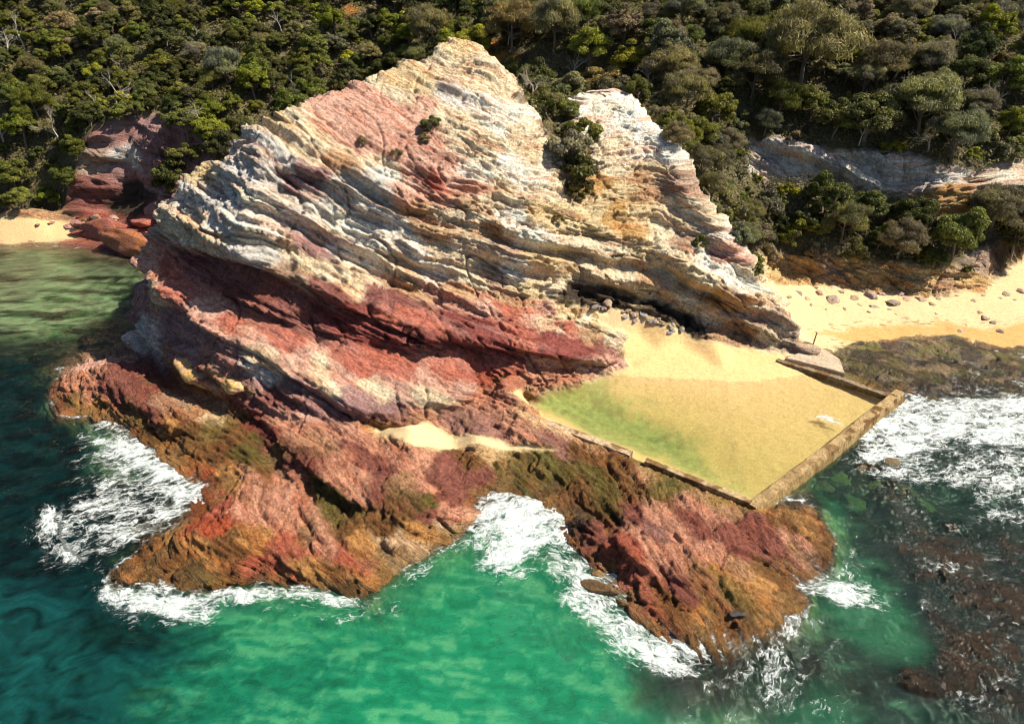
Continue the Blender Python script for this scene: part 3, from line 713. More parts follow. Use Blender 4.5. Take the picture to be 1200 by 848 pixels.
# ------------------------------------------------------------------ cut the ground into named pieces
IDX = np.arange(NX * NY).reshape(NX, NY)
Q = np.stack([IDX[:-1, :-1], IDX[1:, :-1], IDX[1:, 1:], IDX[:-1, 1:]], -1).reshape(-1, 4)
def fc(a): return a.reshape(NX, NY)[:-1, :-1].ravel()
z_f = fc(zf); sd_s = fc(sd_sand.ravel()); sd_h = fc(hill.ravel()); sp_f = fc(sd_pool.ravel()); xf_, yf_ = fc(lx), fc(ly)
ISL = hp((655,605),(690,598),(740,594),(800,606),(850,622),(900,645),(935,662),(970,700),(940,760),(860,775),(740,730),(700,660))
NOSE = hp((40,470),(55,430),(100,408),(140,412),(178,440),(222,472),(258,486),(240,494),(190,500),(190,515),(150,512),(130,490),(60,500))
cls = np.zeros(len(Q), int)                                   # 0 headland
cls[(poly_sd(xf_, yf_, ISL) > 0)] = 1
cls[(poly_sd(xf_, yf_, NOSE) > 0)] = 2
cls[(z_f < -.45)] = 3
cls[(sd_s > 0)] = 4
cls[(sd_s > 0) & (sp_f > 0) & (z_f < .9)] = 5
cls[(sd_h > .5)] = 6
covec = (fc(fx) < -55) & (fc(fy) > 96) & (cls == 0)
cls[covec] = 7
cls[(fc(sd_band.ravel()) > 0) & (cls != 4)] = 8
lowc = (fc(fx) > 30) & (fc(fy) > 88) & (cls == 0) & (fc(right.ravel()) > .5) & (fc(fx) > 36)
cls[lowc] = 9
cls[(fc(rr) > 0) & (cls == 0)] = 10
PIECES = [('headland', M_rock, dict(kind='structure')),
          ('rock_outcrop', M_rock, dict(label='low red and brown weedy rock outcrop standing in white surf below the pool', cat='rock')),
          ('rock_outcrop', M_rock, dict(label='pink rock slab jutting into dark water below the left end of the cliff', cat='rock')),
          ('seabed', M_bed, dict(kind='structure')), ('beach', M_sand, dict(kind='structure')), ('pool_floor', M_sand, dict(kind='structure')), ('hillside', M_soil, dict(kind='structure')),
          ('cliff', M_rock, dict(label='shaded purple cliff with a dark cave above the small left cove', cat='cliff')),
          ('cliff', M_rock, dict(label='long pale cliff band showing through the bush above the right beach', cat='cliff')),
          ('cliff', M_rock, dict(label='low orange bank of broken rock at the back of the right beach', cat='cliff')),
          ('reef', M_rock, dict(kind='structure'))]
ALL = np.stack([px, py, pz], 1)
for ci, (nm, mt, tg) in enumerate(PIECES):
    q = Q[cls == ci]
    if not len(q): continue
    used, inv = np.unique(q, return_inverse=True)
    o = mesh_np(nm, ALL[used], inv.reshape(-1, 4), [mt], dict(col=colr[used], strata=sf[used], wet=wet[used]))
    tag(o, **tg)

# ------------------------------------------------------------------ sea and pool water
def zp(*pts): return [pt(u, v, 0.0)[:2] for u, v in pts]
wxs = nonuni(-215, 215, -66, 66, .20, 2.0)
wys = nonuni(-8, 150, 24, 92, .17, .8, 1.06)
WX, WY = np.meshgrid(wxs, wys, indexing='ij')
wfx, wfy = WX.ravel(), WY.ravel()
extra = bil(HG, wfx, wfy)
depth = np.clip(-extra, 0, 12)
ax_, ay_ = wfx + 1.0 * fbm(wfx / 4, wfy / 4, 0, 3, 201), wfy + .8 * fbm(wfx / 4, wfy / 4, 3, 3, 202)
FOAM = [  # polygon, strength, edge softness in metres, flow angle in degrees
 (zp((40,600),(75,590),(110,560),(108,500),(130,482),(160,505),(192,528),(190,542),(215,548),(245,568),(236,600),(205,618),(150,645),(95,668),(55,655)), .63, 2.6, 20),
 (zp((150,510),(185,528),(212,548),(243,566),(236,596),(205,600),(190,570),(160,550),(120,530),(100,510)), .92, 2.0, 20),
 (zp((40,598),(62,590),(72,610),(85,640),(100,662),(62,655),(45,630)), .82, 1.6, -60),
 (zp((100,500),(105,520),(120,560),(90,575),(80,560),(95,530)), .45, 2.0, 40),
 (zp((120,668),(132,688),(180,684),(238,698),(300,682),(352,686),(425,699),(425,712),(350,704),(290,706),(230,726),(160,716),(118,700)), .84, 1.0, 0),
 (zp((110,690),(160,712),(230,722),(300,702),(380,704),(460,690),(480,712),(400,726),(300,722),(230,740),(150,735)), .44, 1.6, 10),
 (zp((460,672),(500,650),(535,632),(556,610),(560,640),(520,655),(490,680),(440,712),(420,700)), .45, 1.0, 30),
 (zp((548,618),(560,590),(590,574),(630,577),(665,600),(700,618),(712,645),(690,650),(650,640),(625,660),(606,674),(588,672),(565,655)), .93, 2.6, 20),
 (zp((640,640),(700,640),(722,662),(740,690),(765,716),(835,748),(842,772),(812,794),(770,792),(735,770),(700,735),(660,700),(640,665)), .78, 2.2, -28),
 (zp((735,720),(830,750),(845,772),(800,796),(760,785)), .82, 1.6, -30),
 (zp((1000,520),(1015,490),(1045,470),(1066,464),(1110,462),(1215,470),(1215,530),(1130,520),(1060,540),(1020,545)), .84, 2.2, 5),
 (zp((990,540),(1040,520),(1130,510),(1215,520),(1215,625),(1160,610),(1120,580),(1060,570),(1010,560)), .60, 3.0, 15),
 (zp((1080,470),(1215,465),(1215,485),(1080,490)), .85, 1.0, 0),
 (zp((900,662),(960,665),(1000,680),(1035,690),(1030,706),(990,712),(950,700),(930,690)), .74, 1.5, -10),
 (zp((905,700),(950,700),(960,740),(940,790),(900,830),(860,850),(850,790),(880,760)), .50, 2.5, 60),
 (zp((770,770),(850,760),(920,740),(960,730),(1000,790),(980,850),(800,850)), .34, 3.5, 40),
 (zp((1060,640),(1130,640),(1170,690),(1100,700)), .42, 3.0, 10),
 (zp((1000,540),(1215,600),(1215,850),(1040,850),(1070,760),(1090,740),(1040,690)), .22, 3, 15),
 (zp((1100,405),(1215,400),(1215,425),(1120,425)), .62, 1.5, 0),
 (zp((1010,440),(1100,430),(1215,440),(1215,470),(1080,465)), .40, 2.0, 0),
 (zp((975,660),(1010,640),(1020,690),(1000,720),(960,690)), .5, 1.6, 60),
 (zp((0,280),(60,279),(110,285),(190,300),(190,306),(100,292),(0,288)), .35, .6, 0),
]
foam = np.zeros(len(wfx), np.float32); ang = np.zeros(len(wfx), np.float32)
for poly, s, soft, an in FOAM:
    c = s * sstep(-soft, soft * .7, poly_sd(ax_, ay_, poly))
    ang = np.where(c > foam, math.radians(an), ang); foam = np.maximum(foam, c)
# a thin broken line of wash where the sea meets rock
foam = np.maximum(foam, .50 * np.exp(-(np.abs(extra + .15) / .22) ** 2) * ((wfy < 76)) * (noise(wfx / 4, wfy / 4, 0, 203) > -.25) * (wfx > -60))
ca, sa = np.cos(ang), np.sin(ang)
fl = np.stack([(wfx * ca + wfy * sa), (-wfx * sa + wfy * ca), ang * 3], 1)
calm = sstep(-30, -45, wfx) * sstep(78, 88, wfy)
sw = .16 * noise(wfx / 9 + .3 * wfy / 9, wfy / 4.5, 0, 211) + .10 * noise(wfx / 3.6, wfy / 2.0, 0, 212) + .06 * noise(wfx / 1.5 + 4, wfy / .9, 0, 213) + .025 * noise(wfx / .6, wfy / .45, 0, 214)
wz = sw * (1 - .6 * calm) + sstep(.7, 1.1, foam) * (.28 + .22 * fbm(wfx / 1.6, wfy / 1.6, 0, 3, 215))
near = np.clip(depth, 0, 1)
mid = np.array([.010, .215, .108]); leftc = np.array([.003, .044, .044]); cove = np.array([.21, .28, .145]); righ = np.array([.004, .040, .030])
tl_ = sstep(-12, -36, wfx + .25 * (wfy - 40) + 6 * fbm(wfx / 12, wfy / 9, 0, 4, 225))[:, None]
wc = mid * (1 - tl_) + leftc * tl_
cvm = (sstep(-30, -40, wfx) * sstep(76, 84, wfy))[:, None]
wc = wc * (1 - cvm) + cove * cvm
rtm = sstep(11, 20, wfx + .12 * (wfy - 50))[:, None]
wc = wc * (1 - rtm) + righ * rtm
sx_, sy_ = wfx + 3.0 * fbm(wfx / 6, wfy / 6, 0, 3, 221), wfy + 2.0 * fbm(wfx / 6, wfy / 5, 5, 3, 222)
cl = .5 * fbm(sx_ / 6, sy_ / 3, 0, 3, 223) + .7 * fbm(wfx / 2.8 + .8 * noise(wfx / 1.5, wfy / 1.5, 0, 227), wfy / 1.2 + .3 * wfx / 2.8, 0, 6, 224, .58)
silt = (sstep(-.05, .55, cl) * (1 - tl_[:, 0]) * (1 - cvm[:, 0]) * sstep(.8, 1.8, depth))[:, None]
wc = wc * (1 - silt * .8) + silt * .8 * np.array([.085, .36, .17])
chan = sstep(-1.5, 1.5, poly_sd(ax_, ay_, zp((950,560),(985,600),(985,640),(1000,655),(1040,690),(1090,755),(1075,775),(1030,765),(990,735),(960,715),(965,680),(975,650),(955,600))))[:, None]
chan = np.maximum(chan, sstep(-1.5, 1.5, poly_sd(ax_, ay_, zp((920,800),(980,790),(1010,830),(960,850),(920,840))))[:, None])
wc = wc * (1 - chan) + chan * np.array([.020, .17, .085])
dw = np.maximum.reduce([poly_sd(wfx + 2.0 * fbm(wfx / 5, wfy / 5, 0, 3, 241), wfy + 1.2 * fbm(wfx / 5, wfy / 4, 0, 3, 242), p) for p in (DARK[1], DARK[2], DARK[3])])
dw = (sstep(-1.2, 1.8, dw) * (.72 + .28 * sstep(-.2, .3, fbm(wfx / 3, wfy / 2, 0, 4, 243))))[:, None]
wc = wc * (1 - .86 * dw)
st2 = (sstep(.08, .25, fbm(wfx / 9, wfy / 2.4, 0, 4, 244)) * cvm[:, 0])[:, None]
wc = wc * (1 - .88 * st2)
wc = wc * (1 + tl_ * .9 * np.clip(fbm(sx_ / 2.5, sy_ / 1.2, 0, 5, 226, .6), -.9, 1.2)[:, None])
dkk = (sstep(.0, -.5, cl) * .5)[:, None]
wc = wc * (1 - dkk) + dkk * wc * .45

def water_material(name, rough=.06, bumpd=.05, bscale=3.0, pool=False):
    m = NT(name)
    p = m.pos(); dep = m.attr('depth'); wcol = m.attr('wcol', 'Color')
    st = m.n('ShaderNodeVectorMath', {0: p, 1: (1.0, 2.2, 1.0)}, operation='MULTIPLY').outputs[0]
    nb = m.noise(st, bscale, 5, .62, .6)
    nb2 = m.noise(st, bscale * .35, 3, .5, .4)
    nrm = m.bump(m.math('ADD', nb, m.math('MULTIPLY', nb2, 1.5)), 1.0, bumpd)
    scat = m.math('SUBTRACT', 1.0, m.math('EXPONENT', m.math('MULTIPLY', dep, -.07 if pool else -.36)), clamp=True)
    comb = m.n('ShaderNodeCombineColor', {0: m.math('EXPONENT', m.math('MULTIPLY', dep, -.12 if pool else -.42)), 1: m.math('EXPONENT', m.math('MULTIPLY', dep, -.06 if pool else -.10)), 2: m.math('EXPONENT', m.math('MULTIPLY', dep, -.18 if pool else -.26))}).outputs[0]
    tr = m.n('ShaderNodeBsdfTransparent', {0: comb}).outputs[0]
    df = m.n('ShaderNodeBsdfDiffuse', {'Color': wcol, 'Normal': nrm}).outputs[0]
    body = m.n('ShaderNodeMixShader', {0: scat, 1: tr, 2: df}).outputs[0]
    gl = m.n('ShaderNodeBsdfGlossy', {'Color': (.8, .8, .8, 1), 'Roughness': rough, 'Normal': nrm}).outputs[0]
    fr = m.n('ShaderNodeFresnel', {'IOR': 1.33, 'Normal': nrm}).outputs[0]
    surf = m.n('ShaderNodeMixShader', {0: fr, 1: body, 2: gl}).outputs[0]
    # foam: torn streaks along the flow plus a net of bubbles
    fm = m.attr('foam'); flv = m.attr('flow', 'Vector')
    wv = m.n('ShaderNodeTexNoise', {'Vector': flv, 'Scale': .55, 'Detail': 5.0, 'Roughness': .6}).outputs['Color']
    off = m.n('ShaderNodeVectorMath', {0: wv, 1: (1.9, 1.9, 0.0)}, operation='MULTIPLY').outputs[0]
    fv = m.n('ShaderNodeVectorMath', {0: flv, 1: off}, operation='ADD').outputs[0]
    st_ = lambda a_, b_: m.n('ShaderNodeVectorMath', {0: fv, 1: (a_, b_, 1.0)}, operation='MULTIPLY').outputs[0]
    n0 = m.noise(st_(.30, .62), 1.0, 9, .68)
    n1 = m.noise(st_(1.0, 2.9), 1.6, 7, .66)
    net = m.ramp(m.n('ShaderNodeTexVoronoi', {'Vector': st_(.8, 1.35), 'Scale': 1.0}, feature='DISTANCE_TO_EDGE').outputs['Distance'], .0, .20, 1.0, 0.0)
    net2 = m.ramp(m.n('ShaderNodeTexVoronoi', {'Vector': st_(2.0, 3.4), 'Scale': 1.0}, feature='DISTANCE_TO_EDGE').outputs['Distance'], .0, .22, 1.0, 0.0)
    nn = m.math('ADD', m.math('MULTIPLY', m.ramp(n0, .32, .68), .52), m.math('MULTIPLY', m.ramp(n1, .3, .7), .34))
    nn = m.math('ADD', nn, m.math('ADD', m.math('MULTIPLY', net, .17), m.math('MULTIPLY', net2, .10)))
    nn = m.math('ADD', nn, m.math('SUBTRACT', fm, 1.0))
    ff = m.math('MULTIPLY', m.ramp(nn, -.02, .62), m.ramp(fm, .02, .25), clamp=True)
    fb = m.bump(m.noise(fv, 1.8, 6, .7), 1.0, .5)
    fd = m.n('ShaderNodeBsdfPrincipled', {'Base Color': m.mix(m.ramp(n1, .35, .6), (.50, .60, .61), (.84, .87, .87)), 'Roughness': .7, 'Normal': fb}).outputs[0]  # blue-grey shading of the foam is painted into its colour by noise
    out = m.n('ShaderNodeMixShader', {0: ff, 1: surf, 2: fd}).outputs[0]
    return m.done(out)
M_sea = water_material('sea_water', .05, .085, 3.4)
M_poolw = water_material('pool_water', .05, .05, 3.0, True)

n_, m_ = WX.shape
I = np.arange(n_ * m_).reshape(n_, m_)
wq = np.stack([I[:-1, :-1], I[1:, :-1], I[1:, 1:], I[:-1, 1:]], -1).reshape(-1, 4)
deepin = (poly_sd(wfx, wfy, POLY_POOL) > -.3) | (extra > 2.2)
kq = ~deepin[wq].all(1)
wq = wq[kq]; used, inv = np.unique(wq, return_inverse=True)
o = mesh_np('sea', np.stack([wfx, wfy, wz], 1)[used], inv.reshape(-1, 4), [M_sea],
            dict(depth=(depth - wz.clip(-.2, 0))[used], wcol=wc[used], foam=foam[used], flow=fl[used]))
tag(o, kind='structure')

# pool water, held a little above the sea
PZW = .62
gxp = np.arange(-6, 52, .3); gyp = np.arange(46, 86, .3)
AX, AY = np.meshgrid(gxp, gyp, indexing='ij')
pfx, pfy = AX.ravel(), AY.ravel()
psd = poly_sd(pfx, pfy, POLY_POOL)
pd = np.clip(PZW - bil(HG, pfx, pfy), 0, 4)
I = np.arange(len(pfx)).reshape(AX.shape)
wq = np.stack([I[:-1, :-1], I[1:, :-1], I[1:, 1:], I[:-1, 1:]], -1).reshape(-1, 4)
wq = wq[(psd[wq] > -.9).all(1)]; used, inv = np.unique(wq, return_inverse=True)
pf = .62 * sstep(-.6, .5, poly_sd(pfx + .5 * noise(pfx, pfy, 0, 231), pfy, [pt(u, v, PZW)[:2] for u, v in ((950,488),(965,484),(985,492),(992,500),(975,499))]))
green = sstep(-1, 5, poly_sd(pfx + 2 * fbm(pfx / 4, pfy / 4, 0, 3, 232), pfy + 2 * fbm(pfx / 4, pfy / 4, 2, 3, 233), [pt(u, v, 0)[:2] for u, v in ((590,470),(650,455),(720,480),(800,505),(860,560),(884,590),(700,520))]))[:, None]
pw = np.array([.64, .43, .17]) * (1 - green) + np.array([.20, .33, .12]) * green
zz = PZW + .012 * noise(pfx / 1.2, pfy / .8, 0, 234) + .02 * noise(pfx / 4, pfy / 3, 0, 235)
o = mesh_np('pool_water', np.stack([pfx, pfy, zz], 1)[used], inv.reshape(-1, 4), [M_poolw],
            dict(depth=pd[used], wcol=pw[used], foam=pf[used], flow=np.stack([pfx, pfy, pfx * 0], 1)[used]))
tag(o, kind='structure')

# ------------------------------------------------------------------ pool walls of weathered concrete
def wall(name, line, width, z0, label, colour, seed, splay=.0, inner=1.0):
    """line: (x, y, top z) along the inner edge; the body lies to the right of it going along"""
    L = [np.array(p, float) for p in line]
    seg = [0]
    for a, b in zip(L[:-1], L[1:]): seg.append(seg[-1] + np.linalg.norm(b[:2] - a[:2]))
    n = int(seg[-1] / .14) + 2
    t = np.linspace(0, seg[-1], n)
    cx = np.interp(t, seg, [p[0] for p in L]); cy = np.interp(t, seg, [p[1] for p in L]); cz = np.interp(t, seg, [p[2] for p in L])
    tx = np.gradient(cx); ty = np.gradient(cy); ln = np.hypot(tx, ty); tx /= ln; ty /= ln
    ox, oy = ty, -tx
    prof = [(0, z0, 0)] + [(0, None, k) for k in (-.9, -.5, -.2, -.06)] + [(width * k, None, 0.0) for k in (.03, .12, .25, .38, .5, .62, .75, .88, .97)] + [(width * (1.0) + splay * k, None, -k * 1.6) for k in (.06, .2, .45, .7, 1.0)] + [(width + splay * 1.3, z0, 0)]
    P = []
    for (d, zz_, dz_) in prof:
        z = np.full(n, z0) if zz_ is not None else cz + dz_
        x, y = cx + ox * d, cy + oy * d
        r = .07 * fbm(x / .8, y / .8, z / .8, 3, seed) + .08 * noise(x / 3, y / 3, z, seed + 1)
        r = r - .07 * np.exp(-(((t + seed) % 3.1 - 1.5) / .07) ** 2)
        P.append(np.stack([x + ox * r * 1.4, y + oy * r * 1.4, z + r * .8 * (zz_ is None)], 1))
    P = np.stack(P, 1); k = P.shape[1]
    I = np.arange(n * k).reshape(n, k)
    f = np.stack([I[:-1, :-1], I[1:, :-1], I[1:, 1:], I[:-1, 1:]], -1).reshape(-1, 4).tolist()
    f = np.array(f)[:, ::-1]
    co = P.reshape(-1, 3)
    caps = []
    for row, rev in ((I[0], False), (I[-1], True)):
        for j in range(k // 2):
            a, b, c, d = row[j], row[j + 1], row[k - 2 - j], row[k - 1 - j]
            if j + 1 >= k - 2 - j: break
            caps.append([a, b, c, d] if not rev else [d, c, b, a])
    f = np.concatenate([f, np.array(caps)])
    x, y, z = co.T
    base = np.array(colour)
    st = sstep(-.1, .2, fbm(x / 1.6, y / 1.6, z / 1, 4, seed + 3))[:, None]
    if seed == 301: st = st * np.interp(np.hypot(x - L[-1][0], y - L[-1][1]), [0, 12, 22, 32], [1.3, 1.2, .6, .45])[:, None]
    c = base * (1 - st * .85) + st * .85 * np.array([.13, .065, .02])
    dkz = sstep(.9, .3, z)[:, None]
    c = c * (1 - dkz * .6) + dkz * .6 * np.array([.22, .15, .05])
    c *= (1 + .4 * fbm(x / .35, y / .35, z / .35, 3, seed + 4))[:, None]
    o = mesh_np(name, co, f, [M_conc], dict(col=np.clip(c, .01, .8), wet=sstep(.5, .1, z) * .6, strata=z))
    return tag(o, label, 'pool wall', 'concrete walls of the rock pool')
M_conc = ground_material('weathered_concrete', .06, .85, 5.0, .35, .3)
b_, c_ = pt(884, 582, WIN), pt(1043, 461, WIN)
ext = lambda a, b, d: tuple(np.array(b) + (np.array(b) - np.array(a)) / np.linalg.norm(np.array(b[:2]) - np.array(a[:2])) * d)
b2 = ext(c_, b_, 1.2); c2 = ext(b_, c_, 1.6)
# the sea wall: body on the seaward side
wall('pool_wall', [b2, tuple((np.array(b_) + np.array(c_)) / 2 + np.array([.15, -.1, .05])), c2], 1.0, -1.6, 'thick brown stained sea wall taking the surf on the outer side of the pool', (.36, .25, .12), 301, .55)
# beach-side wall, from the corner back to the beach
d1, d0 = pt(985, 441, 1.2), pt(912, 419, 1.25)
wall('pool_wall', [tuple(np.array(d0) + [0, 0, -.1]), tuple(np.array(d1)), pt(1046, 462, 1.15)][::-1], -.75, -1.0, 'narrow dark wall running from the outer corner of the pool to the beach', (.24, .18, .11), 321)
# shelf-side wall in two runs
wall('pool_wall', [pt(598, 478, 1.25), pt(650, 494, 1.3), pt(742, 528, 1.3)], .95, -1.2, 'pinkish low wall along the rock shelf at the inner end of the pool', (.46, .33, .21), 341)
wall('pool_wall', [pt(758, 536, 1.25), pt(820, 560, 1.25), pt(882, 585, 1.2)], .7, -1.2, 'low tan wall along the rock shelf beside the outer pool corner', (.38, .27, .15), 361)
# sloping slab at the beach end
def slab(px_pts, th, label, colour, seed):
    import bmesh
    bm = bmesh.new()
    P = [pt(*p) for p in px_pts]
    bot = [bm.verts.new((p[0], p[1], p[2] - th)) for p in P]; top = [bm.verts.new(p) for p in P]
    bm.faces.new(top)
    bm.faces.new(bot[::-1])
    for i in range(len(P)):
        j = (i + 1) % len(P); bm.faces.new((bot[i], bot[j], top[j], top[i]))
    bmesh.ops.bevel(bm, geom=list(bm.edges), offset=.06, segments=2, affect='EDGES')
    bmesh.ops.triangulate(bm, faces=bm.faces)
    bmesh.ops.subdivide_edges(bm, edges=[e for e in bm.edges if e.calc_length() > .8], cuts=4, use_grid_fill=True)
    bmesh.ops.recalc_face_normals(bm, faces=bm.faces)
    me = bpy.data.meshes.new('ramp'); bm.to_mesh(me); bm.free()
    co = np.array([v.co[:] for v in me.vertices])
    co[:, 2] += .05 * fbm(co[:, 0] / .9, co[:, 1] / .9, 0, 3, seed)
    for v, c in zip(me.vertices, co): v.co = c
    at = me.attributes.new('col', 'FLOAT_VECTOR', 'POINT')
    cc = np.array(colour) * (1 + .3 * fbm(co[:, 0] / 1.2, co[:, 1] / 1.2, 0, 3, seed + 1))[:, None]
    at.data.foreach_set('vector', cc.astype(np.float32).ravel())
    me.materials.append(M_conc)
    o = link(bpy.data.objects.new('concrete_ramp', me)); return tag(o, label, 'ramp')
slab([(920,419,1.35),(990,437,1.3),(984,420,1.5),(956,403,1.7),(944,411,1.6)], .7, 'pale grey concrete apron between the striped rock point and the pool wall', (.47, .37, .27), 381)

# the post on the apron
def tube(path, radii, seg=8, cap=True):
    path = [np.array(p, float) for p in path]; V, Fs = [], []
    for i, (p, r) in enumerate(zip(path, radii)):
        d = path[min(i + 1, len(path) - 1)] - path[max(i - 1, 0)]
        d /= np.linalg.norm(d) + 1e-9
        a = np.cross(d, [0, 0, 1] if abs(d[2]) < .9 else [1, 0, 0]); a /= np.linalg.norm(a); b = np.cross(d, a)
        for k in range(seg):
            t = 2 * math.pi * k / seg
            V.append(p + r * (math.cos(t) * a + math.sin(t) * b))
    for i in range(len(path) - 1):
        for k in range(seg):
            j = (k + 1) % seg
            Fs.append([i * seg + k, i * seg + j, (i + 1) * seg + j, (i + 1) * seg + k])
    return np.array(V), np.array(Fs)
def plain(name, col, rough=.7, nz=6.0, amt=.3, metal=0.0):
    m = NT(name); n = m.noise(m.n('ShaderNodeTexCoord').outputs['Object'], nz, 5, .6)
    c = m.mix(m.ramp(n, .3, .7), tuple(x * (1 - amt) for x in col), tuple(min(1, x * (1 + amt)) for x in col))
    return m.done(m.n('ShaderNodeBsdfPrincipled', {'Base Color': c, 'Roughness': rough, 'Metallic': metal, 'Normal': m.bump(n, .5, .02)}).outputs[0])
M_wood = plain('weathered_wood', (.30, .19, .13))
M_steel = plain('galvanised_steel', (.35, .33, .30), .5, 8, .2, .6)
pb = pt(952, 407, 1.45)
post = link(bpy.data.objects.new('post', None)); post.location = (pb[0], pb[1], 1.3)
tag(post, 'thin wooden post standing on the concrete apron at the tip of the rock point', 'post')
v, f = tube([(0, 0, -.4), (0.01, 0, .8), (.02, 0, 1.6), (.06, 0, 2.35)], [.10, .09, .085, .075], 10)
mesh_np('pole', v, f, [M_wood], parent=post)
v, f = tube([(.06, 0, 2.33), (.062, 0, 2.45)], [.10, .085], 10)
mesh_np('cap', v, f, [M_steel], parent=post)

# ------------------------------------------------------------------ vegetation
def leaf_material(name, trans=.35):
    m = NT(name)
    oc = m.n('ShaderNodeObjectInfo').outputs['Color']; tv = m.attr('tint')
    v = m.ramp(tv, 0, 1, .55, 1.6)
    c = m.mix(1.0, oc, m.n('ShaderNodeCombineColor', {0: v, 1: v, 2: m.ramp(tv, 0, 1, .8, 1.1)}).outputs[0], 'MULTIPLY')
    a = m.n('ShaderNodeBsdfPrincipled', {'Base Color': c, 'Roughness': .55, 'Specular IOR Level': .25}).outputs[0]
    b = m.n('ShaderNodeBsdfTranslucent', {'Color': c}).outputs[0]
    return m.done(m.n('ShaderNodeMixShader', {0: trans, 1: a, 2: b}).outputs[0])
M_leaf = leaf_material('leaves')
M_bark = plain('grey_bark', (.17, .13, .10), .9)
M_pale = plain('bleached_wood', (.42, .37, .32), .9)
rng = np.random.default_rng(7)

def leaves(cent, nrm, sx, sy, droop=0.0):
    """one rhombic leaf cluster per centre, facing roughly along nrm"""
    n = len(cent)
    nn = nrm + rng.normal(0, .55, (n, 3)); nn /= np.linalg.norm(nn, axis=1, keepdims=True)
    t = rng.normal(0, 1, (n, 3)); t[:, 2] -= droop
    t -= (t * nn).sum(1, keepdims=True) * nn; t /= np.linalg.norm(t, axis=1, keepdims=True)
    b = np.cross(nn, t)
    s = rng.uniform(.6, 1.35, (n, 1))
    a_, b_ = t * sx * s, b * sy * s
    V = np.stack([cent - a_, cent - b_ * 1.0 + a_ * .15, cent + a_, cent + b_ * 1.0 + a_ * .15], 1).reshape(-1, 3)
    return V, np.arange(n * 4).reshape(n, 4)

def make_crown(R_, H, nb, per, ls, lw, flat=.75, droop=0, rough=1.0, spread=1.0):
    """clumps on a dome; returns leaf mesh + clump centres"""
    cs, rs = [], []
    for i in range(nb):
        th = rng.uniform(0, 2 * math.pi); ph = math.acos(rng.uniform(-.15, 1)); r = rng.uniform(.45, 1.0) ** .5
        cs.append([R_ * r * math.sin(ph) * math.cos(th) * spread, R_ * r * math.sin(ph) * math.sin(th) * spread, H + R_ * flat * r * math.cos(ph) + rng.normal(0, .15 * R_)])
        rs.append(R_ * rng.uniform(.15, .38))
    C_, N_, T_ = [], [], []
    for c, r in zip(cs, rs):
        k = int(per * (r / (R_ * .28)) ** 2)
        d = rng.normal(0, 1, (k, 3)); d[:, 2] = np.abs(d[:, 2]) * .9 - .25; d /= np.linalg.norm(d, axis=1, keepdims=True)
        rr_ = r * rng.uniform(.65, 1.0, (k, 1)) * np.array([[1, 1, .72]]) * (1 + rng.normal(0, .10 * rough, (k, 1)))
        C_.append(np.array(c) + d * rr_); N_.append(d)
        T_.append(np.clip(rng.normal(.5, .18) + rng.normal(0, .15, k), 0, 1))
    C_, N_, T_ = np.concatenate(C_), np.concatenate(N_), np.concatenate(T_)
    V, Fq = leaves(C_, N_, ls, lw, droop)
    return V, Fq, np.repeat(T_, 4), cs

def make_trunk(H, cs, r0=.22, bend=.5, limbs=9, R_=3):
    V, Fs, k = [], [], 0
    bx_, by_ = rng.normal(0, bend, 2)
    path = [(0, 0, -1.0), (bx_ * .2, by_ * .2, H * .3), (bx_ * .6, by_ * .6, H * .7), (bx_, by_, H * 1.05)]
    def add(p, r):
        nonlocal k
        v, f = tube(p, r, 6); V.append(v); Fs.append(f + k); k += len(v)
    add(path, [r0 * 1.3, r0, r0 * .75, r0 * .45])
    for c in [cs[i] for i in rng.permutation(len(cs))[:limbs]]:
        t = rng.uniform(.4, .95); p0 = np.array([bx_ * t, by_ * t, H * t]); c = np.array(c)
        mdp = (p0 + c) / 2 + rng.normal(0, .2, 3)
        add([p0, mdp, c], [r0 * .4, r0 * .26, r0 * .1])
    return np.concatenate(V), np.concatenate(Fs)

def mesh_only(name, V, Fq, mat, attrs=None):
    o = mesh_np(name, V, Fq, [mat], attrs, smooth=False); me = o.data; bpy.data.objects.remove(o); return me

PROTO = {}
def proto(kind, R_, H, nb, per, ls, lw, **kw):
    V, Fq, T_, cs = make_crown(R_, H, nb, per, ls, lw, **{k: v for k, v in kw.items() if k in ('flat', 'droop', 'rough', 'spread')})
    tv, tf = make_trunk(H, cs, kw.get('r0', .2), kw.get('bend', .6), kw.get('limbs', 9), R_)
    PROTO.setdefault(kind, []).append((mesh_only('crown', V, Fq, M_leaf, dict(tint=T_)), mesh_only('trunk', tv, tf, M_bark), R_))
for i in range(4): proto('broadleaf_tree', 3.0, 3.2, 42, 420, .15, .085, flat=.8, jit=1)
for i in range(3): proto('feathery_tree', 3.2, 3.4, 50, 400, .26, .035, flat=.85, droop=1.5, rough=2.2)
for i in range(3): proto('shrub', 1.6, .5, 24, 260, .13, .07, flat=.8, r0=.08, bend=.1, limbs=7)

def dead_tree_mesh(H):
    V, Fs, k = [], [], 0
    def grow(p, d, L, r, dep):
        nonlocal k
        q1 = p + d * L * .5 + rng.normal(0, .05 * L, 3); q2 = p + d * L
        v, f = tube([p, q1, q2], [r, r * .8, r * .55], 5); V.append(v); Fs.append(f + k); k += len(v)
        if dep:
            for _ in range(3):
                nd = d + rng.normal(0, .55, 3); nd[2] += .15; nd /= np.linalg.norm(nd)
                grow(q2 if _ else q1, nd, L * rng.uniform(.55, .8), r * .5, dep - 1)
    grow(np.array([0, 0, -.6]), np.array([.15, -.1, 1.0]), H * .4, .16, 4)
    return np.concatenate(V), np.concatenate(Fs)
DEAD = [mesh_only('branches', *dead_tree_mesh(5.5), M_pale) for _ in range(3)]

